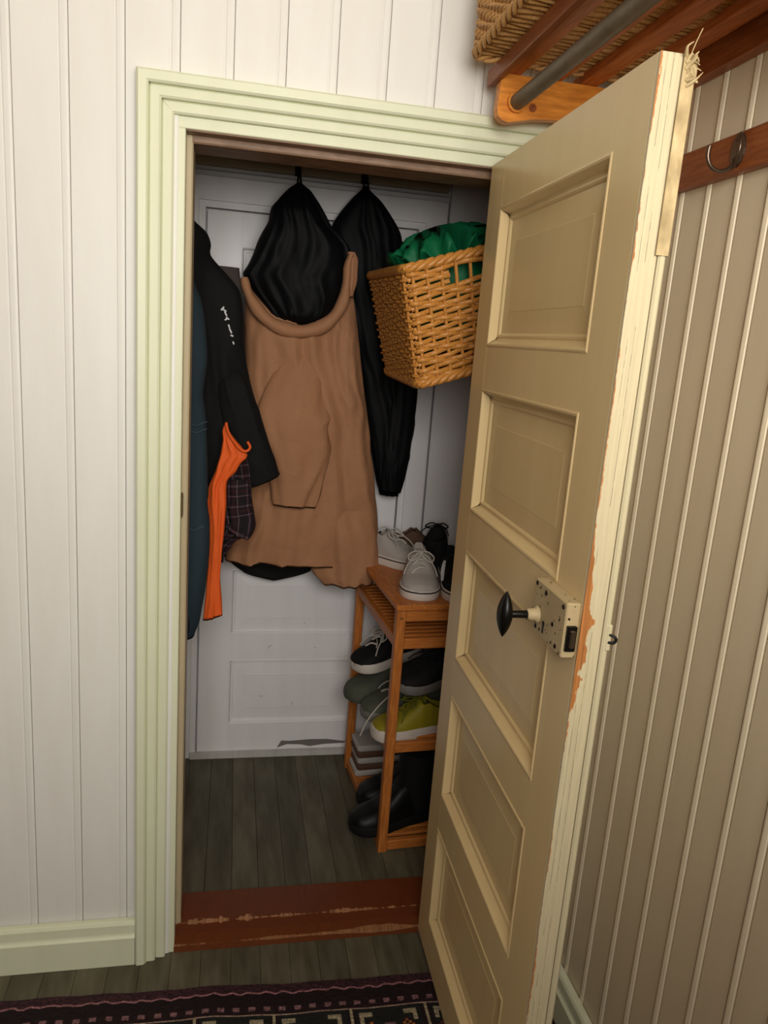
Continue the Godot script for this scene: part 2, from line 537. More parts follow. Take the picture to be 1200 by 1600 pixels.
	M.edge = uvmat(worn_texture(128, 1536, Color(0.79, 0.735, 0.60), Color(0.68, 0.44, 0.24), 41, 0.07, 1, 2, 0.41, 0.055), 0.45)
	M.sill_top = uvmat(worn_texture(768, 128, Color(0.40, 0.20, 0.10), Color(0.66, 0.47, 0.33), 51, 0.07, 2), 0.4)
	M.sill_front = uvmat(worn_texture(768, 64, Color(0.43, 0.22, 0.11), Color(0.60, 0.42, 0.28), 61, 0.55, 2), 0.45)
	M.sill_brown = mat(Color(0.42, 0.21, 0.10), 0.4, T.dirt, Vector3(2, 8, 8))

# ------------------------------------------------------------ room
# board profile: flat face with a bead between two fine grooves along one side
func plank_profile(w: float, th: float, bead: float, g: float, proud: float) -> Array:
	return [[0.0005, -th], [0.0005, -g], [0.0014, 0.0], [w - bead - 0.006, 0.0], [w - bead - 0.0045, -g], [w - bead - 0.003, -g], [w - bead - 0.001, proud * 0.4], [w - bead * 0.62, proud], [w - bead * 0.38, proud], [w - 0.0022, proud * 0.3], [w - 0.0005, -g], [w - 0.0005, -th]]

func build_room() -> void:
	# floor boards, hall and closet
	var fl := setting("floor", "dark olive grey painted floor boards")
	block("subfloor", Vector3(ROOM_X - 0.1, -0.12, -0.1), Vector3(XR + 0.1, -0.0225, ROOM_Z + 0.1), M.under, fl)
	block("subfloor", Vector3(-0.2, -0.12, -0.95), Vector3(XR + 0.1, 0.0215, -0.1), M.under, fl)
	var x := ROOM_X
	var k0 := floori((ROOM_X + 0.006) / 0.0705)
	var fm := rbox(Vector3(0.0698, 0.022, ROOM_Z + 0.1), 0.0007)
	var fm2 := rbox(Vector3(0.0698, 0.022, 0.74), 0.0007)
	for k in range(k0, 13):
		x = -0.006 + 0.0705 * k
		part("plank", fm, M.floor[absi(k * 7) % 3], fl, Transform3D(Basis(), Vector3(x + 0.03525, -0.0115 - 0.0006 * (absi(k * 5) % 3) * 0.5, ROOM_Z / 2 - 0.05)))
		if x > -0.15:
			part("plank", fm2, M.floor[absi(k * 7 + 1) % 3], fl, Transform3D(Basis(), Vector3(x + 0.03525, 0.0335 - 0.0004 * (absi(k * 5) % 3), -0.45)))
	# front wall
	var wf := setting("wall_front", "white painted tongue and groove board wall around the closet doorway")
	block("wall_core", Vector3(ROOM_X - 0.1, -0.05, -0.14), Vector3(-0.022, CEIL + 0.1, -0.016), M.plaster, wf)
	block("wall_core", Vector3(0.690, -0.05, -0.14), Vector3(XR + 0.1, CEIL + 0.1, -0.016), M.plaster, wf)
	block("wall_core", Vector3(-0.022, 1.867, -0.14), Vector3(0.690, CEIL + 0.1, -0.016), M.plaster, wf)
	var sp := 0.0977
	var pr := plank_profile(sp, 0.015, 0.013, 0.0010, 0.0009)
	var full := bar(pr, Vector3(0, 0, 0), Vector3(0, CEIL, 0), Vector3.RIGHT, Vector3.BACK)
	var over := bar(pr, Vector3(0, 1.9, 0), Vector3(0, CEIL, 0), Vector3.RIGHT, Vector3.BACK)
	for k in range(-10, 13):
		var px := -0.305 + sp * k
		if px + sp > XR + 0.002:
			break
		part("board", over if px > -0.03 and px < 0.66 else full, M.wall, wf, Transform3D(Basis(), Vector3(px, 0, 0)))
	block("board", Vector3(0.867, 0, -0.015), Vector3(XR + 0.01, CEIL, 0.0), M.wall, wf)
	# right wall
	var wr := setting("wall_right", "greyish cream board wall with beaded joints")
	block("wall_core", Vector3(XR + 0.012, -0.05, -0.95), Vector3(XR + 0.12, CEIL + 0.1, ROOM_Z + 0.1), M.plaster, wr)
	var sr := 0.0812
	var pr2 := plank_profile(sr, 0.015, 0.012, 0.0045, 0.003)
	var rm := bar(pr2, Vector3(0, 0, 0), Vector3(0, CEIL, 0), Vector3.FORWARD, Vector3.LEFT)
	for k in 38:
		var z := 0.343 - 0.0812 * 4 + sr * (k + 1)
		if z > ROOM_Z + sr:
			break
		part("board", rm, M.wall_right, wr, Transform3D(Basis(), Vector3(XR, 0, z)))
	# the rest of the hall
	var wl := setting("wall_left", "brown wooden wall of the hall")
	block("wall_core", Vector3(ROOM_X - 0.12, -0.05, -0.1), Vector3(ROOM_X, CEIL + 0.1, ROOM_Z + 0.1), M.hall, wl)
	var ce := setting("ceiling", "plain white ceiling")
	block("ceiling_slab", Vector3(ROOM_X - 0.12, CEIL, -0.2), Vector3(XR + 0.12, CEIL + 0.12, ROOM_Z + 0.12), M.plaster, ce)
	var wb := setting("wall_rear", "brown wooden wall with a window")
	var a := WIN.position
	var b := WIN.end
	block("wall_core", Vector3(ROOM_X - 0.12, -0.05, ROOM_Z), Vector3(a.x, CEIL + 0.1, ROOM_Z + 0.15), M.hall, wb)
	block("wall_core", Vector3(b.x, -0.05, ROOM_Z), Vector3(XR + 0.12, CEIL + 0.1, ROOM_Z + 0.15), M.hall, wb)
	block("wall_core", Vector3(a.x, -0.05, ROOM_Z), Vector3(b.x, a.y, ROOM_Z + 0.15), M.hall, wb)
	block("wall_core", Vector3(a.x, b.y, ROOM_Z), Vector3(b.x, CEIL + 0.1, ROOM_Z + 0.15), M.hall, wb)
	var wn := setting("window_1", "white framed window behind the viewer")
	var zc := ROOM_Z + 0.07
	for xx in [a.x + 0.02, (a.x + b.x) / 2, b.x - 0.02]:
		block("sash_bar", Vector3(xx - 0.02, a.y, zc - 0.02), Vector3(xx + 0.02, b.y, zc + 0.02), M.plaster, wn)
	for yy in [a.y + 0.02, b.y - 0.02]:
		block("sash_bar", Vector3(a.x, yy - 0.02, zc - 0.021), Vector3(b.x, yy + 0.02, zc + 0.021), M.plaster, wn)
	part("pane", rbox(Vector3(b.x - a.x - 0.04, b.y - a.y - 0.04, 0.004), 0.0005), M.glass, wn, Transform3D(Basis(), Vector3((a.x + b.x) / 2, (a.y + b.y) / 2, zc)))
	# baseboards
	var bp := [[0.0, 0.0], [0.0, 0.024], [0.074, 0.024], [0.079, 0.019], [0.083, 0.0175], [0.104, 0.0165], [0.11, 0.013], [0.112, 0.009], [0.112, 0.0]]
	var bf := part("baseboard_front", bar(bp, Vector3(ROOM_X, 0, 0.003), Vector3(-0.0885, 0, 0.003), Vector3.UP, Vector3.BACK), M.casing, self)
	tag(bf, "pale green painted baseboard beside the door casing", "", "", "structure")
	var br := part("baseboard_right", bar(bp, Vector3(XR - 0.003, 0, 0.0), Vector3(XR - 0.003, 0, ROOM_Z), Vector3.UP, Vector3.LEFT), M.casing, self)
	tag(br, "pale green painted baseboard along the board wall", "", "", "structure")

func build_closet() -> void:
	var zb := -0.81
	var w1 := setting("wall_closet_left", "pale side wall of the closet behind the clothes")
	block("wall_core", Vector3(-0.22, 0.0, zb - 0.12), Vector3(-0.12, 2.3, -0.13), M.closet, w1)
	var w2 := setting("wall_closet_right", "pale side wall of the closet behind the open door")
	block("wall_core", Vector3(XR - 0.004, 0.0, zb - 0.12), Vector3(XR + 0.012, 2.3, -0.13), M.closet, w2)
	var w3 := setting("wall_closet_back", "pale painted back wall of the closet around the old door")
	block("wall_core", Vector3(-0.22, 0.0, zb - 0.15), Vector3(XR + 0.1, 2.3, zb - 0.03), M.closet, w3)
	block("board", Vector3(0.7455, 0.0, zb - 0.03), Vector3(XR - 0.004, 2.2, zb - 0.006), M.closet, w3)
	block("board", Vector3(-0.12, 1.93, zb - 0.03), Vector3(0.745, 2.2, zb - 0.008), M.closet, w3)
	var c := setting("ceiling_closet", "dark low ceiling of the closet")
	block("ceiling_slab", Vector3(-0.2, 2.2, zb - 0.1), Vector3(XR + 0.01, 2.3, -0.13), M.closet, c)

func build_frame() -> void:
	var t := setting("trim_1", "pale green stepped door casing with mitred corners")
	var w := 0.668
	var h := 1.845
	var pf := [[0.021, -0.004], [0.021, 0.0085], [0.0245, 0.0115], [0.0400, 0.0115], [0.0425, 0.0088], [0.0432, 0.0175], [0.0470, 0.0205], [0.0620, 0.0205], [0.0645, 0.0178], [0.0652, 0.0265], [0.0690, 0.0300], [0.0830, 0.0310], [0.0870, 0.0270], [0.0880, 0.0220], [0.0880, -0.004]]
	part("side_casing", bar(pf, Vector3(0, 0.0, 0), Vector3(0, h, 0), Vector3.LEFT, Vector3.BACK, 0.0, 1.0), M.casing, t)
	part("side_casing", bar(pf, Vector3(w, 0.0, 0), Vector3(w, h, 0), Vector3.RIGHT, Vector3.BACK, 0.0, 1.0), M.casing, t)
	part("head_casing", bar(pf, Vector3(0, h, 0), Vector3(w, h, 0), Vector3.UP, Vector3.BACK, -1.0, 1.0), M.casing, t)
	# frame: face edge, rebate and stop
	part("jamb", rbox(Vector3(0.0215, h, 0.14), 0.0015), M.casing, t, Transform3D(Basis(), Vector3(-0.01075, h / 2, -0.0705)))
	part("jamb", rbox(Vector3(0.0215, h, 0.14), 0.0015), M.casing, t, Transform3D(Basis(), Vector3(w + 0.01075, h / 2, -0.0705)))
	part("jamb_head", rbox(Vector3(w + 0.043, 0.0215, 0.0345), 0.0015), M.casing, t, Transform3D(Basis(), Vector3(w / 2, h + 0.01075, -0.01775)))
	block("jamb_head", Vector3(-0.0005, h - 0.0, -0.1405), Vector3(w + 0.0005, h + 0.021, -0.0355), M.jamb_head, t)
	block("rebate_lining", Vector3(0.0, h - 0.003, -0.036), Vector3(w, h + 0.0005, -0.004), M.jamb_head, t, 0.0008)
	var stop := [[0.0, 0.0], [0.0095, 0.0], [0.0125, -0.0025], [0.0125, -0.010], [0.0110, -0.0125], [0.0110, -0.104], [0.0, -0.104]]
	part("door_stop", bar(stop, Vector3(0, 0.05, -0.036), Vector3(0, h - 0.003, -0.036), Vector3.RIGHT, Vector3.BACK), M.jamb, t)
	part("door_stop", bar(stop, Vector3(w, 0.05, -0.036), Vector3(w, h - 0.003, -0.036), Vector3.LEFT, Vector3.BACK), M.jamb, t)
	var stop_h := [[0.0, 0.0], [0.013, 0.0], [0.016, -0.0025], [0.016, -0.010], [0.0145, -0.0125], [0.0145, -0.104], [0.0, -0.104]]
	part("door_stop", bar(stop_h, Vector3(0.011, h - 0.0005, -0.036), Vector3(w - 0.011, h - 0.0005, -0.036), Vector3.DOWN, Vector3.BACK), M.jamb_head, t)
	# latch keep on the left jamb
	block("strike_plate", Vector3(-0.0005, 1.085, -0.030), Vector3(0.0035, 1.135, -0.008), mat(Color(0.42, 0.33, 0.18), 0.5, T.dirt, Vector3(20, 20, 20)), t, 0.001)
	# threshold
	var s := setting("trim_2", "worn red brown wooden threshold of the closet door")
	part("threshold_step", uvbox(Vector3(w + 0.002, 0.019, 0.036)), M.sill_front, s, Transform3D(Basis(), Vector3(w / 2, 0.0095, -0.017)))
	part("threshold_nosing", uvbox(Vector3(w, 0.052, 0.105)), M.sill_top, s, Transform3D(Basis(), Vector3(w / 2, 0.0245, -0.0875)))

# ------------------------------------------------------------ panelled doors
# the leaf spans u 0..w, y 0..h; its seen face lies at n = 0 and looks along +z of the leaf's own axes, thickness goes to -z
func door_leaf(d: Node3D, w: float, h: float, th: float, u0: float, u1: float, pans: Array, m: Material, both: bool, wide: float, right_end: float, dp := 0.012) -> void:
	block("stile", Vector3(0, 0, -th), Vector3(u0, h, 0), m, d, 0.0004)
	block("stile", Vector3(u1, 0, -th), Vector3(right_end, h, 0), m, d, 0.0004)
	var y := 0.0
	for k in pans.size() + 1:
		var top: float = pans[k][0] if k < pans.size() else h
		block("rail", Vector3(u0, y, -th + 0.0001), Vector3(u1, top, -0.0001), m, d, 0.0003)
		if k < pans.size():
			y = pans[k][1]
	for p in pans:
		var a := Vector2(u0, p[0])
		var b := Vector2(u1, p[1])
		for f in (2 if both else 1):
			var zf := 0.0 if f == 0 else -th
			var sg := 1.0 if f == 0 else -1.0
			# fielded panel
			var secs := []
			for q in [[-0.004, -dp - 0.0010], [0.0, -dp - 0.0005], [wide, -dp], [wide + 0.040, -dp + 0.0028], [wide + 0.041, -dp + 0.0034]]:
				var i: float = q[0]
				var z: float = zf + sg * q[1]
				secs.append(PackedVector3Array([Vector3(a.x + i, a.y + i, z), Vector3(b.x - i, a.y + i, z), Vector3(b.x - i, b.y - i, z), Vector3(a.x + i, b.y - i, z)]))
			part("panel", loft(secs, true, true, false), m, d)
			# moulding: four mitred lengths
			var pr := [[-0.001, -dp - 0.0005], [-0.001, 0.0008], [wide * 0.08, 0.0016], [wide * 0.20, 0.0006], [wide * 0.34, -dp * 0.35], [wide * 0.50, -dp * 0.78], [wide * 0.62, -dp * 0.86], [wide * 0.70, -dp * 0.78], [wide * 0.84, -dp * 0.76], [wide * 0.95, -dp * 0.88], [wide, -dp * 0.98], [wide, -dp - 0.0005]]
			var ro := Vector3(0, 0, sg)
			var c := [Vector3(a.x, a.y, zf), Vector3(b.x, a.y, zf), Vector3(b.x, b.y, zf), Vector3(a.x, b.y, zf)]
			var inn := [Vector3.UP, Vector3.LEFT, Vector3.DOWN, Vector3.RIGHT]
			for s in 4:
				part("moulding", bar(pr, c[s], c[(s + 1) % 4], inn[s], ro, 1.0, -1.0), m, d)

func build_open_door() -> void:
	var d := setting("door_1", "cream five panel closet door standing open with chipped edge")
	# own x runs from hinge to free edge, own z is the face towards the closet (looks to -x in the room)
	var th := 0.044
	d.transform = Transform3D(Basis(Vector3(-0.0192, 0, 0.9998), Vector3.UP, Vector3(-0.9998, 0, -0.0192)), Vector3(0.605, 0.022, 0.012))
	var pans := []
	for q in [[0.12, 0.374], [0.463, 0.715], [0.805, 1.055], [1.145, 1.400], [1.487, 1.751]]:
		pans.append([q[0] - 0.022, q[1] - 0.022])
	door_leaf(d, 0.66, 1.822, th, 0.087, 0.562, pans, M.door, true, 0.026, 0.655, 0.0185)
	# free edge: worn board and rebated lip
	part("edge_board", uvbox(Vector3(0.006, 1.821, 0.0325)), M.edge, d, Transform3D(Basis(), Vector3(0.658, 0.911, -0.01635)))
	block("edge_lip", Vector3(0.6545, 0.0, -th - 0.001), Vector3(0.664, 1.8215, -0.0342), M.door_edge_paint, d, 0.003)
	# draught strip glued over the top of the edge
	var tp := [[0.0, 0.0], [0.0, 0.0020], [0.0165, 0.0020], [0.0182, 0.0], [0.0182, -0.022], [0.0166, -0.022], [0.0166, 0.0]]
	var strip := part("draught_strip", bar(tp, Vector3(0.6642, 1.590, -0.0286), Vector3(0.6642, 1.818, -0.0286), Vector3.FORWARD, Vector3.RIGHT), M.tape, d)
	tag(strip, "yellowed draught strip with frayed top")
	rng.seed = 91
	for k in 16:
		var a := Vector3(0.665, 1.785 + rng.randf() * 0.035, -0.030 - rng.randf() * 0.016)
		var q := a + Vector3(rng.randf_range(-0.004, 0.010), rng.randf_range(-0.006, 0.016), rng.randf_range(-0.010, 0.006))
		var e := q + Vector3(rng.randf_range(-0.006, 0.006), rng.randf_range(-0.010, 0.012), rng.randf_range(-0.010, 0.006))
		part("frayed_fibre", tube(smooth_path([a, q, e], 4), [0.0030, 0.0028, 0.0024, 0.0020, 0.0016, 0.0012, 0.001, 0.0007, 0.0005], 5), M.tape, strip)
	part("frayed_fibre", tube(smooth_path([Vector3(0.663, 1.815, -0.036), Vector3(0.664, 1.835, -0.042), Vector3(0.660, 1.852, -0.050)], 5), 0.0007, 5), M.tape, strip)
	# rim lock on the face
	var lp := mat(Color(0.70, 0.62, 0.47), 0.45, chipped_texture(), Vector3(9, 9, 9))
	lp.uv1_world_triplanar = false
	var lock := block("lock_case", Vector3(0.533, 1.036, -0.001), Vector3(0.653, 1.119, 0.021), lp, d, 0.002)
	tag(lock, "old rim lock with chipped cream paint")
	var o := -lock.position
	for q in [[0.540, 1.112], [0.552, 1.046], [0.642, 1.110], [0.630, 1.045], [0.578, 1.108], [0.612, 1.072]]:
		part("screw", lathe([[0.0, 0.0], [0.0035, 0.0], [0.0038, 0.001], [0.0022, 0.0022], [0.0, 0.0024]], 10), M.iron, lock, Transform3D(Basis(Vector3.RIGHT, PI / 2), o + Vector3(q[0], q[1], 0.0205)))
	block("keyhole", o + Vector3(0.577, 1.045, 0.0205), o + Vector3(0.5825, 1.060, 0.0216), M.iron, lock, 0.0005)
	part("keyhole", lathe([[0.0, 0.0], [0.0045, 0.0], [0.0045, 0.0011], [0.0, 0.0012]], 12), M.iron, lock, Transform3D(Basis(Vector3.RIGHT, PI / 2), o + Vector3(0.580, 1.060, 0.0205)))
	block("latch_bolt", o + Vector3(0.650, 1.048, 0.003), o + Vector3(0.6585, 1.086, 0.018), M.iron, lock, 0.001)
	block("latch_bolt", o + Vector3(0.657, 1.054, 0.006), o + Vector3(0.6625, 1.081, 0.0145), M.steel, lock, 0.002)
	# handle: stem and a spindle shaped black grip
	var hd := Node3D.new()
	hd.name = "door_handle"
	d.add_child(hd, true)
	hd.position = Vector3(0.556, 1.066, 0.021)
	var rose := part("rose", lathe([[0.0, 0.0], [0.014, 0.0], [0.014, 0.003], [0.010, 0.006], [0.009, 0.018], [0.0, 0.018]], 18), lp, hd, Transform3D(Basis(Vector3.RIGHT, PI / 2), Vector3.ZERO))
	rose.set_meta("label", "chipped cream painted collar of the handle")
	part("stem", lathe([[0.0, 0.0], [0.0065, 0.0], [0.006, 0.02], [0.0055, 0.040], [0.0, 0.040]], 14), M.iron, hd, Transform3D(Basis(Vector3.RIGHT, PI / 2), Vector3(0, 0, 0.010)))
	var grip := []
	for k in 15:
		var f := k / 14.0
		grip.append([0.0006 + 0.0135 * pow(sin(PI * f), 0.85), -0.037 + 0.074 * f])
	part("grip", lathe(grip, 20), M.iron, hd, Transform3D(Basis(Vector3(1.15, 0, 0), Vector3(0.0, 1, 0.0), Vector3(0, 0, 0.85)), Vector3(0, 0, 0.054)))
	# staple eye on the outer arris
	block("eye_plate", Vector3(0.652, 1.052, -th - 0.003), Vector3(0.6655, 1.092, -th + 0.006), M.door_edge_paint, d, 0.002)
	part("staple_eye", tube(smooth_path([Vector3(0.6645, 1.066, -th + 0.002), Vector3(0.668, 1.066, -th - 0.004), Vector3(0.669, 1.070, -th - 0.0075), Vector3(0.668, 1.075, -th - 0.006), Vector3(0.665, 1.077, -th), Vector3(0.6645, 1.077, -th + 0.002)], 4), 0.0022, 6), M.iron, d)

func chipped_texture() -> ImageTexture:
	var im := Image.create(256, 256, false, Image.FORMAT_RGB8)
	var n := noise(77, 0.022, 3)
	for y in 256:
		for x in 256:
			var v := n.get_noise_2d(x, y)
			im.set_pixel(x, y, Color(0.13, 0.09, 0.06) if v > 0.50 else (Color(0.80, 0.70, 0.55) if v > 0.47 else Color(1, 1, 1)))
	return ImageTexture.create_from_image(im)

func build_back_door() -> void:
	var zf := -0.805
	var d := setting("door_2", "old white panelled door fixed shut at the back of the closet")
	d.position = Vector3(0.013, 0.062, zf)
	var pans := []
	for q in [[0.165, 0.400], [0.494, 0.718], [0.815, 1.045], [1.140, 1.375], [1.470, 1.722]]:
		pans.append([q[0] - 0.062, q[1] - 0.062])
	door_leaf(d, 0.629, 1.756, 0.03, 0.101, 0.527, pans, M.closet_door, false, 0.014, 0.629)
	# casing round it
	var t := setting("trim_3", "white casing around the old back door")
	var pr := [[0.006, -0.02], [0.006, 0.008], [0.024, 0.008], [0.0248, 0.0105], [0.0255, 0.014], [0.090, 0.014], [0.094, 0.010], [0.094, -0.02]]
	part("side_casing", bar(pr, Vector3(0.0135, 0.045, zf - 0.004), Vector3(0.0135, 1.818, zf - 0.004), Vector3.LEFT, Vector3.BACK, 0.0, 1.0), M.closet_door, t)
	part("side_casing", bar(pr, Vector3(0.6415, 0.045, zf - 0.004), Vector3(0.6415, 1.818, zf - 0.004), Vector3.RIGHT, Vector3.BACK, 0.0, 1.0), M.closet_door, t)
	part("head_casing", bar(pr, Vector3(0.0135, 1.818, zf - 0.004), Vector3(0.6415, 1.818, zf - 0.004), Vector3.UP, Vector3.BACK, -1.0, 1.0), M.closet_door, t)
	part("threshold_strip", uvbox(Vector3(0.66, 0.020, 0.026)), uvmat(worn_texture(512, 32, Color(0.74, 0.73, 0.71), Color(0.30, 0.30, 0.27), 71, 0.35, 1), 0.5), t, Transform3D(Basis(), Vector3(0.32, 0.0545, zf + 0.004)))
	# smear of grey floor paint on the foot of the door
	var sm := PackedVector2Array([Vector2(0.285, 0.069), Vector2(0.30, 0.096), Vector2(0.33, 0.094), Vector2(0.40, 0.098), Vector2(0.46, 0.097), Vector2(0.53, 0.086), Vector2(0.52, 0.080), Vector2(0.45, 0.078), Vector2(0.40, 0.071), Vector2(0.37, 0.079), Vector2(0.32, 0.082)])
	var so := part("paint_smear", prism(sm, 0.0, 0.0009), M.sole_grey, d, Transform3D(Basis(), -d.position + Vector3(0, 0, zf - 0.0003)))
	so.set_meta("label", "smear of grey floor paint")
	for q in [[0.245, 0.448, 0.018, 0.7], [0.225, 0.262, 0.012, 0.0], [0.331, 0.232, 0.010, 1.4], [0.40, 0.444, 0.006, 0.2], [0.36, 0.528, 0.006, 0.1]]:
		var sc := part("scratch", rbox(Vector3(q[2], 0.0012, 0.0006), 0.0002), M.shoe_grey, d, Transform3D(Basis(Vector3.BACK, q[3]), -d.position + Vector3(q[0], q[1], zf + (0.0002 if q[1] > 0.41 and q[1] < 0.49 else -0.0085))))
	# rail with coat hooks above
	var r := thing("coat_hook_rail", "dull painted rail with black hooks at the top of the closet's back wall", "hook rail", Vector3(0.3, 1.936, zf + 0.004))
	block("rail_board", Vector3(-0.415, 0.0, -0.006), Vector3(0.43, 0.075, 0.018), M.jamb, r, 0.003)
	for hx in [0.268, 0.464]:
		var hk := Node3D.new()
		hk.name = numbered(r, "hook")
		hk.position = Vector3(hx - 0.3, 0.014, 0.018)
		r.add_child(hk, true)
		part("hook_plate", rbox(Vector3(0.018, 0.050, 0.004), 0.001), M.iron, hk, Transform3D(Basis(), Vector3(0, 0.006, 0.002)))
		part("prong", tube(smooth_path([Vector3(0, 0.0, 0.003), Vector3(0, -0.012, 0.022), Vector3(0, -0.014, 0.038), Vector3(0, -0.002, 0.048), Vector3(0, 0.008, 0.048)], 4), 0.0045, 8), M.iron, hk)

# ------------------------------------------------------------ shelf and hooks on the right
func build_hat_shelf() -> void:
	var s := thing("hat_shelf", "orange pine hat shelf with slats and grey rod fixed to the board wall", "shelf", Vector3(0.885, 1.9, 0.08))
	var o := -s.position
	for z in [0.078, 0.72]:
		var pl := PackedVector2Array([Vector2(0.884, 1.987), Vector2(0.592, 1.987), Vector2(0.582, 1.983), Vector2(0.578, 1.972), Vector2(0.576, 1.925), Vector2(0.579, 1.913), Vector2(0.588, 1.906), Vector2(0.600, 1.904), Vector2(0.620, 1.908), Vector2(0.650, 1.915), Vector2(0.690, 1.919), Vector2(0.740, 1.917), Vector2(0.79, 1.905), Vector2(0.83, 1.885), Vector2(0.884, 1.85)])
		part("bracket", prism(pl, z, z + 0.022), M.bracket, s, Transform3D(Basis(), o))
	block("front_board", o + Vector3(0.566, 1.975, 0.050), o + Vector3(0.582, 2.004, 0.80), M.rail, s, 0.002)
	for x in [[0.590, 0.618], [0.664, 0.700], [0.738, 0.774], [0.812, 0.846]]:
		block("slat", o + Vector3(x[0], 1.9875, 0.062), o + Vector3(x[1], 2.0065, 0.79), M.slat, s, 0.002)
	block("back_board", o + Vector3(0.862, 1.953, 0.03), o + Vector3(0.8845, 2.010, 0.80), M.rail, s, 0.002)
	part("rod", tube([Vector3(0.612, 1.939, 0.096), Vector3(0.612, 1.939, 0.4), Vector3(0.612, 1.939, 0.73)], 0.0145, 20), M.rod, s, Transform3D(Basis(), o))
	part("rod_ring", tube([Vector3(0.612, 1.939, 0.0995), Vector3(0.612, 1.939, 0.108)], 0.0185, 20), M.bracket, s, Transform3D(Basis(), o))
	part("screw_plug", tube([Vector3(0.646, 1.934, 0.099), Vector3(0.646, 1.934, 0.1015)], 0.0075, 14), M.rail, s, Transform3D(Basis(), o))
	# straw basket lying on the slats
	var b := thing("straw_basket", "pale plaited straw basket standing on the hat shelf", "basket", Vector3(0.690, 2.0085, 0.345))
	weave(b, Vector2(0.170, 0.245), Vector2(0.170, 0.245), 0.24, 26, 84, 0.0052, 0.0030, M.straw, Vector2.ZERO, 0.003, 0.0, 0.0042)
	for k in 30:
		var z := -0.235 + 0.47 * k / 29.0
		var pts := []
		for j in 7:
			pts.append(Vector3(-0.162 + 0.324 * j / 6.0, 0.006 + 0.002 * ((k + j) % 2), z + 0.004 * sin(j * 1.7 + k)))
		part("base_strand", tube(smooth_path(pts, 2), 0.0085, 6, 0.004), M.straw, b)

# woven wall: stakes, rows and rims; half sizes at the top and the bottom of the wall
func weave(b: Node3D, top: Vector2, bot: Vector2, h: float, rows: int, stakes: int, flat: float, thin: float, m: Material, hole: Vector2, amp: float, shift := 0.0, rim := 0.0072) -> void:
	var per := func(s: float, f: float, off: float) -> Vector3:
		var hw := lerpf(bot.x, top.x, f)
		var hd := lerpf(bot.y, top.y, f)
		var L := 4.0 * (hw + hd)
		var d := fposmod(s, 1.0) * L
		var p: Vector2
		var n: Vector2
		if d < 2 * hw:
			p = Vector2(-hw + d, hd)
			n = Vector2(0, 1)
		elif d < 2 * hw + 2 * hd:
			p = Vector2(hw, hd - (d - 2 * hw))
			n = Vector2(1, 0)
		elif d < 4 * hw + 2 * hd:
			p = Vector2(hw - (d - 2 * hw - 2 * hd), -hd)
			n = Vector2(0, -1)
		else:
			p = Vector2(-hw, -hd + (d - 4 * hw - 2 * hd))
			n = Vector2(-1, 0)
		# round the corners
		var r := 0.02
		var q := Vector2(clampf(p.x, -hw + r, hw - r), clampf(p.y, -hd + r, hd - r))
		if p.distance_to(q) > r and q.x != p.x and q.y != p.y:
			n = (p - q).normalized()
			p = q + n * r
		p += n * off
		return Vector3(p.x + shift * (1.0 - f), f * h, p.y)
	for k in stakes:
		var s := (k + 0.5) / stakes
		part("stake", tube([per.call(s, 0.0, 0.0), per.call(s, 0.5, 0.0), per.call(s, 1.0, 0.0)], thin, 6), m, b)
	var c := stakes * 4
	for r in rows:
		var f := (r + 1.0) / (rows + 1.5)
		var open_row: bool = hole.y > hole.x and r >= rows - 4 and r < rows - 1
		var path := PackedVector3Array()
		for j in c + 1:
			var s := float(j) / c
			var p: Vector3 = per.call(s, f + 0.25 / rows * sin(j * 0.37 + r * 2.1), amp * cos(PI * (s * stakes - 0.5) + PI * r))
			if open_row and p.z > 0.5 * bot.y and p.x > hole.x and p.x < hole.y:
				if path.size() > 2:
					part("weaver", tube(path, thin * 0.9, 6, flat, true, Vector3.UP), m, b)
				path = PackedVector3Array()
			else:
				path.append(p)
		if path.size() > 2:
			part("weaver", tube(path, thin * 0.9, 6, flat, true, Vector3.UP), m, b)
	# twisted rims
	for e in 2:
		for k in 3:
			var path := PackedVector3Array()
			for j in 160:
				var s := j / 160.0
				var g := TAU * (s * 22.0 + k / 3.0)
				var p: Vector3 = per.call(s, 1.0 if e == 0 else 0.0, 0.005 * cos(g))
				path.append(p + Vector3(0, 0.006 * sin(g), 0))
			part("rim_cane" if e == 0 else "base_cane", ring_tube(path, rim, 6), m, b)

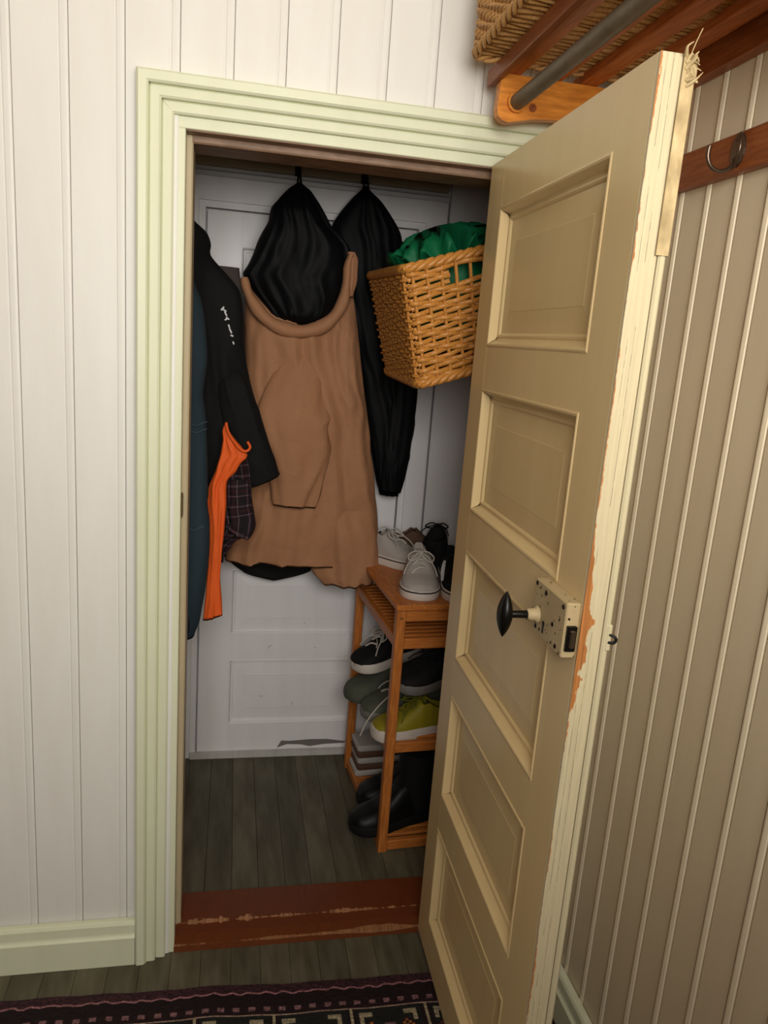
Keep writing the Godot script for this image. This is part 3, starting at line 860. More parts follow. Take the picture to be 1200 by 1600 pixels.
func build_hook_rail() -> void:
	var r := thing("hook_rail", "red brown hook rail with double steel hook on the board wall", "hook rail", Vector3(0.885, 1.779, 0.06))
	var o := -r.position
	block("rail_board", o + Vector3(0.866, 1.779, 0.06), o + Vector3(0.8846, 1.840, 1.35), M.rail, r, 0.0025)
	for z in [0.447, 0.80, 1.15]:
		var hk := Node3D.new()
		hk.name = numbered(r, "hook")
		hk.position = o + Vector3(0.866, 1.812, z)
		r.add_child(hk, true)
		var pl := PackedVector2Array()
		for k in 16:
			var g := TAU * k / 16
			pl.append(Vector2(cos(g) * 0.0165 * (1.0 if absf(sin(g)) < 0.8 else 0.9), sin(g) * 0.026))
		part("hook_plate", prism(pl, 0.0, 0.0035), M.steel, hk, Transform3D(Basis(Vector3(0, 0, 1), Vector3.UP, Vector3(-1, 0, 0)), Vector3.ZERO))
		for q in [[0.006, 0.015], [-0.006, 0.015], [0.006, -0.013], [-0.006, -0.013]]:
			part("screw", lathe([[0.0, 0.0], [0.0024, 0.0], [0.0018, 0.0014], [0.0, 0.0017]], 8), M.steel, hk, Transform3D(Basis(Vector3.BACK, PI / 2), Vector3(-0.0034, q[1], q[0])))
		part("prong", tube(smooth_path([Vector3(-0.002, -0.010, 0), Vector3(-0.010, -0.026, 0), Vector3(-0.026, -0.034, 0), Vector3(-0.043, -0.030, 0), Vector3(-0.052, -0.016, 0), Vector3(-0.052, 0.000, 0)], 4), [0.0028, 0.0028, 0.0028, 0.003, 0.0032, 0.0032, 0.0033, 0.0034, 0.0034, 0.0034, 0.0034, 0.0034, 0.0034, 0.0034, 0.0034, 0.0034, 0.0034, 0.0036, 0.0038, 0.0042, 0.0042], 8), M.steel, hk)
		part("prong", tube(smooth_path([Vector3(-0.003, 0.024, 0.002), Vector3(-0.010, 0.018, 0.014), Vector3(-0.012, 0.0, 0.019), Vector3(-0.010, -0.018, 0.012), Vector3(-0.006, -0.027, 0.002)], 4), 0.0024, 8), M.steel, hk)

# chest of drawers standing by the right wall, beside the viewer: it keeps the daylight off the foot of the wall and door
func build_dresser() -> void:
	var d := thing("chest_of_drawers", "tall dark brown chest of drawers against the board wall behind the viewer", "chest of drawers", Vector3(0.55, 0.0, 2.02))
	var W := 0.64
	var D := 0.46
	var H := 1.42
	block("carcass", Vector3(-W / 2, 0.10, -D / 2), Vector3(W / 2 - 0.002, H - 0.03, D / 2), M.dresser, d, 0.004)
	block("top", Vector3(-W / 2 - 0.015, H - 0.03, -D / 2 - 0.012), Vector3(W / 2 - 0.002, H, D / 2 + 0.012), M.dresser, d, 0.006)
	for lx in [-W / 2 + 0.03, W / 2 - 0.035]:
		for lz in [-D / 2 + 0.03, D / 2 - 0.03]:
			part("leg", tube([Vector3(lx, 0.0, lz), Vector3(lx, 0.1005, lz)], [0.014, 0.022], 10), M.dresser, d)
	for k in 5:
		var y := 0.125 + 0.25 * k
		var dr := block("drawer", Vector3(-W / 2 - 0.012, y, -D / 2 + 0.02), Vector3(-W / 2 - 0.0005, y + 0.23, D / 2 - 0.02), M.dresser, d, 0.003)
		for kz in [-0.15, 0.15]:
			part("knob", lathe([[0.0, 0.0], [0.006, 0.0], [0.005, 0.008], [0.012, 0.014], [0.011, 0.021], [0.0, 0.024]], 12), M.steel, dr, Transform3D(Basis(Vector3.BACK, PI / 2), Vector3(-0.0055, 0.0, kz)))

# ------------------------------------------------------------ clothes
func row_at(rows: Array, y: float) -> Vector2:
	for i in rows.size() - 1:
		if y <= rows[i][0] and y >= rows[i + 1][0]:
			var f: float = (rows[i][0] - y) / maxf(rows[i][0] - rows[i + 1][0], 1e-6)
			var p: Array = rows[maxi(i - 1, 0)]
			var q: Array = rows[mini(i + 2, rows.size() - 1)]
			return Vector2(cubic_interpolate(rows[i][1], rows[i + 1][1], p[1], q[1], f), cubic_interpolate(rows[i][2], rows[i + 1][2], p[2], q[2], f))
	var l: Array = rows[0] if y > rows[0][0] else rows[rows.size() - 1]
	return Vector2(l[1], l[2])

func front_of(rows: Array, zc: float, depth: float, x: float, y: float) -> Vector3:
	var r := row_at(rows, y)
	var a := (r.y - r.x) / 2
	var c := clampf((x - (r.x + r.y) / 2) / a, -0.98, 0.98)
	return Vector3(x, y, zc + minf(depth, a * 0.9) * pow(1.0 - c * c, 0.35))

# a hanging garment: filled-out cloth with folds; rows hold height, left edge and right edge from the top down
func garment(rows: Array, zc: float, depth: float, amp: float, s: int, folds := 14.0, converge := true, back := 0.6, hem := 0.0, slant := 0.0, ramp := 0.0) -> ArrayMesh:
	var n1 := noise(s, 0.01, 2)
	var n2 := noise(s + 5, 0.01, 3)
	var y0: float = rows[0][0]
	var y1: float = rows[rows.size() - 1][0]
	var steps := clampi(int((y0 - y1) / 0.008), 12, 130)
	var secs := []
	for i in steps + 1:
		var f := float(i) / steps
		var y := lerpf(y0, y1, f)
		var r := row_at(rows, y)
		var a := maxf((r.y - r.x) / 2, 0.002)
		var xc := (r.x + r.y) / 2
		var b := minf(depth, a * 0.9) * (1.0 if ramp <= 0.0 else lerpf(0.25, 1.0, smoothstep(0.0, ramp, f)))
		var sec := PackedVector3Array()
		for k in 88:
			var g := TAU * k / 88.0
			var c := cos(g)
			var sn := sin(g)
			var u := c * (folds * 10.0) if converge else (xc + a * c) * folds * 60.0
			var q := 1.0 - 2.4 * absf(n1.get_noise_3d(u + 60.0 * n2.get_noise_2d(y * 160.0, c * 40.0), y * 70.0, signf(sn) * 40.0))
			q += 0.9 * n2.get_noise_3d((xc + a * c) * 700.0, y * 420.0, signf(sn) * 40.0)
			var w := pow(absf(sn), 0.7)
			var z := zc + signf(sn) * w * (b if sn > 0 else b * back)
			z += signf(sn) * amp * q * minf(1.0, absf(sn) * 1.6) * smoothstep(0.0, 0.12, f) * (1.0 if sn > 0 else 0.4)
			var x := xc + a * c * (1.0 + 0.012 * n2.get_noise_2d(y * 700.0, signf(c) * 50.0))
			sec.append(Vector3(x, y + slant * pow(f, 6.0) * c + hem * f * n1.get_noise_2d(c * 130.0, sn * 90.0 + 400.0), z))
		secs.append(sec)
	# turned-in hem
	var last: PackedVector3Array = secs[secs.size() - 1]
	var inn := PackedVector3Array()
	var mid := Vector3.ZERO
	for p in last:
		mid += p / last.size()
	for p in last:
		inn.append(p.lerp(mid, 0.12) + Vector3(0, 0.010, 0))
	secs.append(inn)
	return loft(secs, true, true, true)

# a sleeve: round along a path with bunched folds
func sleeve(path: Array, radii: Array, flatten: float, amp: float, s: int) -> ArrayMesh:
	var pts := []
	for p in path:
		pts.append(Vector3(p[0], p[1], p[2]))
	var line := smooth_path(pts, 8)
	var n1 := noise(s, 0.01, 3)
	var secs := []
	for i in line.size():
		var f := float(i) / (line.size() - 1)
		var t := (line[mini(i + 1, line.size() - 1)] - line[maxi(i - 1, 0)]).normalized()
		var side := t.cross(Vector3.BACK).normalized()
		var nb := side.cross(t)
		var fi := f * (radii.size() - 1)
		var i0 := mini(int(fi), radii.size() - 2)
		var r: float = lerpf(radii[i0], radii[i0 + 1], fi - i0)
		var sec := PackedVector3Array()
		for k in 40:
			var g := TAU * k / 40
			var q := 1.0 - 2.4 * absf(n1.get_noise_3d(cos(g) * 60.0, f * 110.0 + cos(g + 0.6) * 25.0, sin(g) * 60.0))
			var e := r + amp * q
			sec.append(line[i] + side * cos(g) * e + nb * sin(g) * (r * flatten + amp * q))
		secs.append(sec)
	var last: PackedVector3Array = secs[secs.size() - 1]
	var inn := PackedVector3Array()
	for p in last:
		inn.append(p.lerp(line[line.size() - 1], 0.15) - (line[line.size() - 1] - line[line.size() - 2]).normalized() * 0.012)
	secs.append(inn)
	return loft(secs, true, true, true)

func build_clothes() -> void:
	# tan coat on the first hook
	var c := thing("hooded_coat", "tan hooded coat with black lining hanging from the first hook", "coat")
	part("body", garment(OUT.coat_body, -0.675, 0.075, 0.018, 11, 20.0, true, 0.35, 0.012, 0.0, 0.20), M.tan, c)
	part("front_panel", garment(OUT.coat_flap, -0.652, 0.062, 0.010, 14, 9.0, true, 0.5, 0.008, 0.0, 0.45), M.tan, c)
	var hood := part("hood_lining", garment(OUT.coat_hood, -0.645, 0.070, 0.016, 17, 15.0, true, 0.6), M.black_silk, c)
	hood.set_meta("label", "black lining of the turned out hood")
	var cp := []
	for p in OUT.coat_collar:
		cp.append(Vector3(p[0], p[1], p[2] + 0.004))
	var line := smooth_path(cp, 6)
	var ra := []
	var rb := []
	for i in line.size():
		var f := float(i) / (line.size() - 1)
		ra.append(0.010 + 0.010 * sin(PI * clampf(f * 1.1, 0, 1)) + 0.0015 * sin(f * 37.0))
		rb.append(0.016 + 0.007 * sin(PI * f))
	part("collar_band", tube(line, ra, 16, rb, true, Vector3(0, 0, 1)), M.tan, c)
	part("collar_flap", garment(OUT.collar_flap, -0.60, 0.014, 0.003, 21, 5.0), M.tan, c)
	part("sleeve", sleeve([[0.335, 1.46, -0.665], [0.305, 1.38, -0.625]] + OUT.coat_sleeve.slice(2), [0.03, 0.075, 0.098, 0.095, 0.072, 0.055], 0.36, 0.011, 24), M.tan, c)
	part("pocket_welt", tube(smooth_path([Vector3(0.478, 1.135, -0.618), Vector3(0.486, 1.09, -0.614), Vector3(0.490, 1.045, -0.614)], 4), 0.004, 8, 0.002), M.tan, c)
	part("hanging_loop", tube(smooth_path([Vector3(0.258, 1.872, -0.645), Vector3(0.264, 1.905, -0.715), Vector3(0.268, 1.945, -0.742), Vector3(0.273, 1.905, -0.715), Vector3(0.274, 1.872, -0.645)], 5), 0.003, 6), M.black_silk, c)
	# dark garment whose hem hangs below the coat
	var u := thing("dark_garment", "black garment with only its curved hem showing below the tan coat", "garment")
	part("body", garment([[1.70, 0.24, 0.30], [1.55, 0.17, 0.36], [1.2, 0.13, 0.40], [0.95, 0.095, 0.38]] + OUT.under_hem, -0.765, 0.018, 0.003, 31, 6.0, true, 0.6), M.black_cloth, u)
	# black jacket on the second hook
	var j := thing("black_jacket", "black jacket hanging from the second hook behind the wicker basket", "jacket")
	part("body", garment(OUT.black_jacket, -0.750, 0.042, 0.009, 37, 16.0, true, 0.6), M.black_silk, j)
	part("sleeve", sleeve([[0.575, 1.62, -0.745], [0.606, 1.45, -0.735], [0.620, 1.30, -0.73], [0.610, 1.13, -0.73], [0.604, 1.01, -0.735]], [0.03, 0.042, 0.046, 0.046, 0.032], 0.6, 0.005, 39), M.black_silk, j)
	part("hanging_loop", tube(smooth_path([Vector3(0.456, 1.905, -0.735), Vector3(0.459, 1.93, -0.74), Vector3(0.464, 1.958, -0.745), Vector3(0.469, 1.93, -0.74), Vector3(0.472, 1.905, -0.735)], 5), 0.003, 6), M.black_silk, j)
	# clothes along the left wall
	var h := thing("black_hoodie", "black hoodie with white chest print hanging at the closet's side wall", "hoodie")
	part("body", garment(OUT.hoodie, -0.47, 0.060, 0.010, 43, 12.0, false), M.black_cloth, h)
	part("sleeve", sleeve([[0.085, 1.40, -0.47]] + OUT.hoodie_sleeve, [0.012, 0.038, 0.050, 0.048, 0.046, 0.040], 0.7, 0.005, 47), M.black_cloth, h)
	# the print: bold strokes running down the front
	for q in [[0.081, 1.531, 0.012, 0.9], [0.086, 1.527, 0.011, -0.5], [0.089, 1.519, 0.013, -1.1], [0.094, 1.508, 0.010, -0.6], [0.090, 1.505, 0.007, 0.5], [0.098, 1.489, 0.009, -1.2], [0.102, 1.478, 0.014, -1.1], [0.106, 1.466, 0.008, -0.3], [0.110, 1.448, 0.008, -1.2]]:
		var f := front_of(OUT.hoodie, -0.47, 0.060, q[0] - 0.012, q[1])
		part("print_stroke", rbox(Vector3(q[2], 0.0042, 0.003), 0.0008), M.white_print, h, Transform3D(Basis(Vector3.BACK, q[3]), f + Vector3(0, 0, 0.006)))
	part("body", garment(OUT.taupe_shirt, -0.575, 0.03, 0.004, 51, 8.0, false), M.taupe, thing("taupe_shirt", "dark taupe shirt mostly hidden behind the black hoodie", "shirt"))
	var p := thing("plaid_shirt", "dark plaid shirt with pink stripes hanging behind the orange shirt", "shirt")
	var pm := uvmat(plaid_texture(), 0.85)
	pm.uv1_scale = Vector3(9.0, 9.0, 1)
	part("body", garment(OUT.plaid, -0.41, 0.035, 0.009, 53, 7.0, false), pm, p)
	part("cuff", sleeve([[0.118, 1.10, -0.385], [0.126, 1.03, -0.38], [0.134, 0.98, -0.375], [0.124, 0.952, -0.375]], [0.022, 0.028, 0.032, 0.026], 0.7, 0.005, 57), pm, p)
	var o := thing("orange_shirt", "bright orange shirt hanging between jeans and black hoodie", "shirt")
	part("body", garment(OUT.orange, -0.335, 0.012, 0.006, 59, 16.0, false, 0.6, 0.0, 0.007), M.orange, o)
	var oc := []
	for q in OUT.orange_cuff:
		oc.append(Vector3(q[0], q[1], q[2]))
	part("neckband", tube(smooth_path(oc, 5), 0.0035, 10, 0.006, true, Vector3(0, 0, 1)), M.orange, o)
	var d := thing("jeans", "dark blue denim jeans hanging nearest the door jamb", "jeans")
	part("leg", garment(OUT.denim, -0.245, 0.050, 0.006, 61, 7.0, false), M.denim, d)
	for y in [1.245, 1.262, 1.012]:
		var sp := PackedVector3Array()
		for k in 14:
			var x := -0.06 + 0.103 * k / 13.0
			sp.append(front_of(OUT.denim, -0.245, 0.050, x, y + 0.004 * sin(k * 1.1)) + Vector3(0, 0, 0.0045))
		part("seam", tube(sp, 0.0016, 5), M.thread, d)
	var cuff := part("hem_cuff", garment([[0.80, -0.09, 0.012], [0.77, -0.09, 0.016], [0.735, -0.09, 0.010], [0.712, -0.09, 0.004]], -0.215, 0.03, 0.003, 67, 6.0, false), M.denim_dark, d)
	cuff.set_meta("label", "dark turned up hem")

func plaid_texture() -> ImageTexture:
	var im := Image.create(256, 256, false, Image.FORMAT_RGB8)
	for y in 256:
		for x in 256:
			var c := Color(0.075, 0.045, 0.065)
			var u := x % 128
			var v := y % 128
			var a := 0.0
			if u > 20 and u < 34:
				a += 0.5
			if u > 84 and u < 90:
				a += 0.8
			if v > 30 and v < 44:
				a += 0.5
			if v > 96 and v < 102:
				a += 0.8
			if (u > 50 and u < 72) or (v > 58 and v < 80):
				c = c.lerp(Color(0.20, 0.05, 0.08), 0.6)
			c = c.lerp(Color(0.50, 0.38, 0.42), minf(a, 1.0) * (0.9 if (x + y) % 4 < 3 else 0.5))
			im.set_pixel(x, y, c)
	return ImageTexture.create_from_image(im)

func build_hanging_basket() -> void:
	var peg := thing("wall_peg", "small wooden peg on the closet's side wall behind the wicker basket", "peg", Vector3(0.881, 1.775, -0.36))
	part("shaft", tube([Vector3(0.003, 0, 0), Vector3(-0.05, 0.004, 0), Vector3(-0.075, 0.010, 0)], 0.009, 12), M.pine, peg)
	part("knob", lathe([[0.0, -0.004], [0.010, -0.002], [0.014, 0.004], [0.012, 0.010], [0.0, 0.012]], 14), M.pine, peg, Transform3D(Basis(Vector3.BACK, PI / 2), Vector3(-0.075, 0.010, 0)))
	var b := thing("wicker_basket", "honey coloured wicker basket hanging tilted inside the closet", "basket")
	var rot := Basis.from_euler(Vector3(0.031, 0.014, 0.316), EULER_ORDER_YXZ)
	b.transform = Transform3D(rot, Vector3(0.664, 1.574, -0.358) + rot * Vector3(0, -0.1315, 0))
	weave(b, Vector2(0.165, 0.2175), Vector2(0.165, 0.1935), 0.263, 23, 44, 0.0062, 0.0046, M.wicker, Vector2(-0.06, 0.075), 0.005, -0.018)
	for k in 26:
		var z := -0.185 + 0.37 * k / 25.0
		part("base_cane_row", tube([Vector3(-0.175, 0.004, z), Vector3(-0.02, 0.004 + 0.002 * (k % 2), z), Vector3(0.14, 0.004, z)], 0.0078, 6, 0.004), M.wicker, b)
	# green cloth heaped inside
	var g := thing("green_cloth", "crumpled emerald green cloth heaped in the tilted wicker basket", "cloth")
	g.transform = b.transform
	var n1 := noise(83, 0.01, 3)
	var secs := []
	for i in 46:
		var f := i / 45.0
		var sec := PackedVector3Array()
		for k in 72:
			var a := TAU * k / 72
			var r := sqrt(maxf(0.0, 1.0 - pow(maxf(0.0, f - 0.55) / 0.45, 2.6)))
			var q := 1.0 - 2.6 * absf(n1.get_noise_3d(cos(a) * 170.0, f * 190.0, sin(a) * 170.0))
			var y := 0.05 + 0.250 * f
			r = maxf(0.01, r * (1.0 + 0.26 * q * smoothstep(0.74, 0.84, f)))
			var hx := 0.150 if f < 0.7 else lerpf(0.150, 0.135, (f - 0.7) / 0.3)
			sec.append(Vector3(-0.010 + cos(a) * minf(hx, lerpf(0.118, hx, smoothstep(0.72, 0.86, f))) * r, y + 0.045 * q * smoothstep(0.5, 0.85, f), 0.005 + sin(a) * lerpf(0.15, 0.185, smoothstep(0.72, 0.86, f)) * r))
		secs.append(sec)
	part("folds", loft(secs, true, true, true), M.green, g)

# ------------------------------------------------------------ shoe rack
func build_shoe_rack() -> void:
	var r := thing("shoe_rack", "pine shoe rack with slatted shelves beside the closet wall", "shoe rack", Vector3(0.547, 0.045, -0.252), 0.075)
	var W := 0.30
	var D := 0.47
	for lx in [0.0, W - 0.026]:
		for lz in [0.0, -D + 0.026]:
			block("leg", Vector3(lx, 0, lz - 0.026), Vector3(lx + 0.026, 0.739, lz), M.pine, r, 0.0025)
	block("top_board", Vector3(-0.004, 0.739, -D - 0.004), Vector3(W + 0.004, 0.756, 0.004), M.pine_z, r, 0.003)
	block("top_rail", Vector3(0.026, 0.706, -0.022), Vector3(W - 0.026, 0.739, -0.004), M.pine_x, r)
	block("top_rail", Vector3(0.026, 0.706, -D + 0.004), Vector3(W - 0.026, 0.739, -D + 0.022), M.pine_x, r)
	part("bolt_head", lathe([[0.0, 0.0], [0.0032, 0.0], [0.0024, 0.0016], [0.0, 0.002]], 10), M.steel, r, Transform3D(Basis(Vector3.RIGHT, PI / 2), Vector3(0.013, 0.718, 0.0)))
	var lev := 0
	for y in [0.627, 0.315, 0.004]:
		var sh := Node3D.new()
		sh.name = numbered(r, "slatted_shelf")
		r.add_child(sh, true)
		for lx in [0.003, W - 0.018]:
			block("side_rail", Vector3(lx, y, -D + 0.026), Vector3(lx + 0.015, y + 0.030, -0.026), M.pine_z, sh)
		block("front_rail", Vector3(0.026, y, -0.022), Vector3(W - 0.026, y + 0.030, -0.004), M.pine_x, sh)
		block("front_rail", Vector3(0.026, y, -D + 0.004), Vector3(W - 0.026, y + 0.030, -D + 0.022), M.pine_x, sh)
		for k in 15:
			var z := -0.046 - 0.0272 * k
			part("slat", rbox(Vector3(W - 0.036, 0.010, 0.017), 0.0015), M.pine_x, sh, Transform3D(Basis(), Vector3(W / 2, y + 0.023, z)))

# low shoe pointing along its own +z; o holds sizes and materials
func foot_width(t: float) -> float:
	var k := [[0.0, 0.0], [0.012, 0.30], [0.04, 0.50], [0.10, 0.66], [0.22, 0.74], [0.40, 0.75], [0.55, 0.86], [0.70, 0.99], [0.80, 1.0], [0.88, 0.90], [0.94, 0.72], [0.98, 0.45], [1.0, 0.0]]
	for i in k.size() - 1:
		if t <= k[i + 1][0]:
			return lerpf(k[i][1], k[i + 1][1], (t - k[i][0]) / (k[i + 1][0] - k[i][0]))
	return 0.0

func footprint(L: float, W: float, y: float, grow: float) -> PackedVector3Array:
	var s := PackedVector3Array()
	var ts := [0.0, 0.012, 0.04, 0.10, 0.22, 0.40, 0.55, 0.70, 0.80, 0.88, 0.94, 0.98, 1.0]
	for t in ts:
		s.append(Vector3(foot_width(t) * W / 2 * grow, y, -L / 2 * grow + L * t * grow))
	for i in range(ts.size() - 2, 0, -1):
		s.append(Vector3(-foot_width(ts[i]) * W / 2 * grow, y, -L / 2 * grow + L * ts[i] * grow))
	return s

func shoe(called: String, label: String, xf: Transform3D, o: Dictionary) -> Node3D:
	var L: float = o.get("length", 0.285)
	var W: float = o.get("width", 0.114)
	var H: float = o.get("height", 0.105)
	var hs: float = o.get("sole", 0.030)
	var n := thing(called, label, o.get("category", "shoe"), Vector3.ZERO, 0.0, "shoes on the shoe rack")
	n.transform = xf
	var prof := [footprint(L, W, 0.0, 0.965), footprint(L, W, 0.004, 0.995), footprint(L, W, hs * 0.5, 1.0), footprint(L, W, hs - 0.003, 0.995), footprint(L, W, hs, 0.97)]
	part("sole", loft(prof, true, true, true), o.sole_mat, n)
	if o.has("stripe"):
		part("sole_stripe", loft([footprint(L, W, hs * 0.74, 0.99), footprint(L, W, hs * 0.75, 1.007), footprint(L, W, hs * 0.86, 1.007), footprint(L, W, hs * 0.87, 0.99)], true, true, true), o.stripe, n)
	# upper
	var hp := [[0.0, 0.80], [0.03, 0.90], [0.10, 0.84], [0.22, 0.74], [0.34, 0.84], [0.42, 1.0], [0.50, 0.92], [0.62, 0.70], [0.74, 0.54], [0.86, 0.47], [0.95, 0.38], [1.0, 0.22]]
	var open_end: float = o.get("open", 0.46)
	var secs := []
	for i in 49:
		var t := 0.004 + 0.988 * i / 48.0
		var top := 0.0
		for k in hp.size() - 1:
			if t <= hp[k + 1][0]:
				top = lerpf(hp[k][1], hp[k + 1][1], (t - hp[k][0]) / (hp[k + 1][0] - hp[k][0]))
				break
		var hh := H * top - hs + 0.012
		var w := foot_width(t) * W / 2 * 0.965
		var op := smoothstep(0.02, 0.07, t) * (1.0 - smoothstep(open_end - 0.03, open_end + 0.03, t))
		var s := PackedVector3Array()
		for k in 29:
			var u := -1.0 + 2.0 * k / 28.0
			var a := absf(u)
			var x := w * signf(u) * (1.0 - 0.0) * pow(a, 0.75)
			var lean := 1.0 - 0.24 * pow(maxf(0.0, 1.0 - a), 0.6) * op
			var y := hh * pow(maxf(0.0, 1.0 - pow(a, 2.6)), 0.52)
			if op > 0.0:
				var rim := 0.60
				if a < rim:
					y = lerpf(y, minf(y, 0.010 + (hh - 0.010) * smoothstep(rim - 0.20, rim, a)), op)
			s.append(Vector3(x * lean, hs - 0.010 + y, -L / 2 + L * t))
		secs.append(s)
	part("upper", loft(secs, false, false, true), o.upper, n)
	if o.get("laces", true):
		for k in 6:
			var t := 0.44 + 0.05 * k
			var y0 := H * lerpf(0.97, 0.60, k / 5.0) + 0.004
			var z := -L / 2 + L * t
			var hw := W * (0.15 + 0.012 * k)
			var sl := 0.016 * (1 if k % 2 == 0 else -1)
			part("lace", tube(smooth_path([Vector3(-hw, y0 - 0.010, z - sl), Vector3(-hw * 0.5, y0 + 0.001, z - sl * 0.4), Vector3(0, y0 + 0.004, z), Vector3(hw * 0.5, y0 + 0.001, z + sl * 0.4), Vector3(hw, y0 - 0.010, z + sl)], 3), 0.0030, 6, 0.0018), o.lace, n)
			for sx in [-1, 1]:
				part("eyelet", lathe([[0.0, 0.0], [0.0042, 0.0], [0.0042, 0.002], [0.0018, 0.0022], [0.0, 0.001]], 8), M.stripe, n, Transform3D(Basis(Vector3.BACK, -0.7 * sx), Vector3(sx * (hw + 0.003), y0 - 0.011, z)))
		for sx in [-1.0, 1.0]:
			var z0 := -L / 2 + L * 0.52
			var y1 := H * 0.92
			part("lace_loop", tube(smooth_path([Vector3(0, y1 + 0.006, z0), Vector3(sx * 0.018, y1 + 0.010, z0 + 0.010), Vector3(sx * 0.036, y1 - 0.002, z0 + 0.018), Vector3(sx * 0.030, y1 - 0.012, z0 + 0.034), Vector3(sx * 0.010, y1 - 0.008, z0 + 0.020), Vector3(0, y1 + 0.004, z0 + 0.004)], 4), 0.0024, 6), o.lace, n)
			part("lace_end", tube(smooth_path([Vector3(0, y1 + 0.005, z0), Vector3(sx * 0.022, y1 - 0.004, z0 + 0.024), Vector3(sx * 0.040, y1 - 0.026, z0 + 0.052), Vector3(sx * 0.047, y1 - 0.044, z0 + 0.064)], 4), 0.0020, 6), o.lace, n)
	return n

func at(x: float, y: float, z: float, yaw: float, pitch := 0.0, roll := 0.0) -> Transform3D:
	return Transform3D(Basis.from_euler(Vector3(pitch, yaw, roll)), Vector3(x, y, z))

func build_shoes() -> void:
	var top := 0.8015
	var white := {"upper": M.canvas, "sole_mat": M.rubber, "stripe": M.stripe, "lace": M.lace}
	shoe("canvas_sneaker", "white canvas sneaker on rack top with toe to the viewer and tied laces", at(0.640, top, -0.415, -0.20), white)
	shoe("canvas_sneaker", "white canvas sneaker lying crosswise behind the one with tied laces", at(0.592, top, -0.655, 0.85), white)
	var blk := {"upper": M.shoe_black, "sole_mat": M.rubber, "stripe": M.stripe, "lace": M.shoe_black}
	var b := shoe("black_sneaker", "black sneaker with white sole and side stripe at the door's edge", at(0.747, top, -0.392, -0.10), blk)
	part("side_stripe", tube(smooth_path([Vector3(-0.036, 0.078, -0.01), Vector3(-0.045, 0.066, 0.012), Vector3(-0.049, 0.052, 0.032), Vector3(-0.051, 0.040, 0.056)], 4), 0.0016, 6, 0.006, true, Vector3(1, 0, 0)), M.white_print, b)
	var dark := {"upper": M.shoe_black, "sole_mat": M.shoe_black, "lace": M.shoe_black, "height": 0.125, "width": 0.1, "length": 0.26}
	shoe("black_shoe", "black shoe with loop at its heel behind the white sneakers", at(0.752, top, -0.655, 3.0), dark)
	shoe("brown_shoe", "brown shoe whose heel shows behind the crosswise white sneaker", at(0.70, top, -0.725, 1.45, 0.0), {"upper": M.shoe_brown, "sole_mat": M.shoe_brown, "lace": M.shoe_brown, "laces": false, "width": 0.08, "length": 0.20, "height": 0.10})
	# middle shelf, heaped
	var mid := 0.3745 + 0.0
	shoe("running_shoe", "yellow green running shoe with pale sole on the middle shelf", at(0.655, mid, -0.345, -1.42), {"upper": M.yellow, "sole_mat": M.rubber, "lace": M.yellow_dark, "height": 0.115, "width": 0.105, "sole": 0.036})
	var rs := shoe("running_shoe", "dark grey running shoe with white laces behind the yellow one", at(0.645, mid, -0.475, -1.35), {"upper": M.shoe_grey, "sole_mat": M.sole_grey, "lace": M.lace, "height": 0.115})
	part("trailing_lace", tube(smooth_path([Vector3(0.02, 0.09, 0.02), Vector3(0.05, 0.075, 0.09), Vector3(0.065, 0.03, 0.145), Vector3(0.062, -0.025, 0.168)], 5), 0.0022, 6), M.lace, rs)
	shoe("black_sneaker", "black sneaker with grey sole tilted on top of the yellow shoe", at(0.700, mid + 0.150, -0.385, -1.15, 0.0, -0.22), {"upper": M.shoe_black, "sole_mat": M.sole_grey, "lace": M.shoe_black})
	shoe("grey_shoe", "grey green suede shoe poking out at the back of the rack", at(0.610, mid, -0.600, -1.3), {"upper": M.shoe_grey, "sole_mat": M.shoe_grey, "lace": M.shoe_grey, "laces": false, "height": 0.12})
	shoe("black_sneaker", "black canvas sneaker with white sole on the grey green shoe", at(0.600, mid + 0.128, -0.565, -1.2, 0.10), {"upper": M.shoe_black, "sole_mat": M.rubber, "lace": M.lace, "length": 0.25})
	# bottom shelf: boots and folded cloth
	var low := 0.0785
	for q in [["black rubber boot with rounded toe sticking out of the rack's lowest shelf", 0.615, -0.355, -1.30], ["black boot in the dark behind the boot with rounded toe", 0.660, -0.480, -1.35]]:
		var n := shoe("boot", q[0], at(q[1], low, q[2], q[3]), {"upper": M.shoe_black_gloss, "sole_mat": M.shoe_black, "lace": M.shoe_black, "laces": false, "height": 0.125, "width": 0.112, "length": 0.30, "category": "boot", "open": 0.30})
		var secs := []
		for k in 12:
			var f := k / 11.0
			var s := PackedVector3Array()
			for i in 24:
				var g := TAU * i / 24
				s.append(Vector3(cos(g) * (0.044 + 0.010 * f), 0.035 + 0.19 * f, -0.075 + sin(g) * (0.062 + 0.006 * f)))
			secs.append(s)
		part("shaft", loft(secs, true, true, true), M.shoe_black, n)
	var fc := thing("folded_cloth", "folded brown and white striped cloth on the lowest shelf at the back", "cloth", Vector3(0.600, low, -0.640), 0.08)
	for k in 5:
		part("fold", rbox(Vector3(0.15 - 0.006 * (k % 2), 0.022, 0.10), 0.008), M.canvas if k % 2 == 0 else M.shoe_brown, fc, Transform3D(Basis(), Vector3(0.003 * (k % 3), 0.011 + 0.0222 * k, 0)))

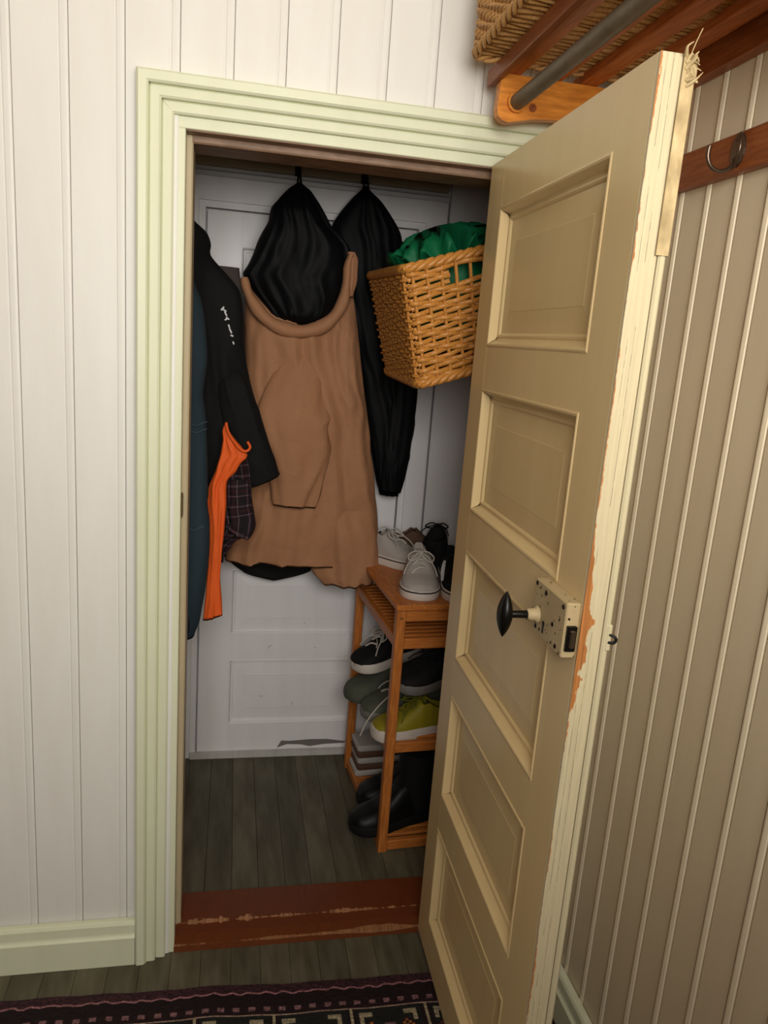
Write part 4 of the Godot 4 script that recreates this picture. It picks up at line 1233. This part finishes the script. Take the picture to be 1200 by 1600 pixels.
# ------------------------------------------------------------ rug
func build_rug() -> void:
	var x0 := -0.95
	var x1 := 0.86
	var z0 := 0.100
	var z1 := 0.95
	var P := PackedVector3Array()
	var U := PackedVector2Array()
	var K := PackedInt32Array()
	var I := PackedInt32Array()
	var n1 := noise(97, 0.8, 2)
	var nx := 120
	var nz := 24
	for i in nx + 1:
		var x := lerpf(x0, x1, float(i) / nx)
		var zs := z0 + 0.034 * (x + 0.36) / 0.96 + 0.003 * n1.get_noise_1d(x * 6.0) * 2.0
		for j in nz + 3:
			var y := 0.0065 + 0.0012 * n1.get_noise_2d(x * 9.0, j * 0.7)
			var z: float
			if j <= nz:
				z = lerpf(zs, z1, float(j) / nz)
				if j == 0 or j == nz:
					y *= 0.55
			else:
				y = 0.0003
				z = z1 if j == nz + 1 else zs
			P.append(Vector3(x, y, z))
			U.append(Vector2((x - x0) / (x1 - x0), (z - zs) / (z1 - z0)))
			K.append(P.size() - 1)
	var c := nz + 3
	for i in nx:
		for j in c:
			var a := i * c + j
			var b := i * c + (j + 1) % c
			I.append_array([a, b, a + c, b, b + c, a + c])
	var m := uvmat(rug_texture(), 0.95)
	m.normal_enabled = true
	m.normal_texture = T.nweave
	m.normal_scale = 0.6
	var o := part("rug", finish(P, U, K, I, true), m, self)
	tag(o, "dark maroon woven rug with pink dashes and beige and orange motifs", "rug")

func rug_texture() -> ImageTexture:
	var w := 1086
	var h := 510
	# one pixel is 1.67 mm; the first rows lie along the edge nearest the closet
	var im := Image.create(w, h, false, Image.FORMAT_RGB8)
	var n := noise(101, 0.25, 2)
	var n2 := noise(103, 0.03, 2)
	for y in h:
		for x in w:
			var mm := y * 1.67
			var xm := x * 1.67
			var nn := n.get_noise_2d(x, y)
			var c := Color(0.115, 0.050, 0.062)
			var wav := 25.0 + 2.2 * sin(xm * 0.16) + 3.0 * n2.get_noise_1d(x * 1.5)
			if mm < wav - 2:
				c = Color(0.27, 0.145, 0.175) if n.get_noise_2d(x * 0.5, y * 3.0) > 0.0 else Color(0.15, 0.08, 0.10)
			elif mm < wav + 3.2:
				c = Color(0.58, 0.40, 0.42)
			elif mm < 62:
				c = Color(0.10, 0.042, 0.055)
			elif mm < 74:
				var q := fposmod(xm, 34.0)
				if q > 4 and q < 19 and absf(mm - 68) < 5.5 + 1.5 * nn:
					c = Color(0.46, 0.33, 0.34)
			elif mm > 83 and mm < 86.5:
				c = Color(0.62, 0.52, 0.46)
			elif mm >= 86.5:
				c = Color(0.095, 0.095, 0.085)
				var q := fposmod(xm + 26.0, 172.0)
				var yy := mm - 88.0
				var step := 6.7
				var a := absf(q - 86.0)
				var r := fposmod(yy, 150.0)
				# upright bars
				if absf(q - 3.0) < 4.5:
					c = Color(0.60, 0.55, 0.44)
				elif absf(q - 11.0) < 3.5 or absf(q + 5 - 172.0) < 3.5:
					c = Color(0.10, 0.05, 0.06)
				elif (a > 36 and a < 66 and r > 8 and r < 20) or (a > 56 and a < 66 and r > 8 and r < 38) or (a > 36 and a < 66 and r > 95 and r < 107):
					c = Color(0.58, 0.53, 0.43)
				else:
					var ex := snappedf(absf(a - 40.0), step)
					var ey := snappedf(absf(r - 57.0), step)
					if ex + ey < 30.0:
						c = Color(0.60, 0.36, 0.16) if int(floor((xm + 26.0) / 172.0)) % 2 == 0 else Color(0.38, 0.22, 0.22)
						if fposmod(ex + ey, 13.4) < 4.0:
							c = Color(0.13, 0.06, 0.06)
					elif a < 12 and absf(r - 45) < 7:
						c = Color(0.42, 0.30, 0.30)
			c = c * (1.0 + 0.35 * nn)
			c.a = 1.0
			im.set_pixel(x, y, c)
	return ImageTexture.create_from_image(im)
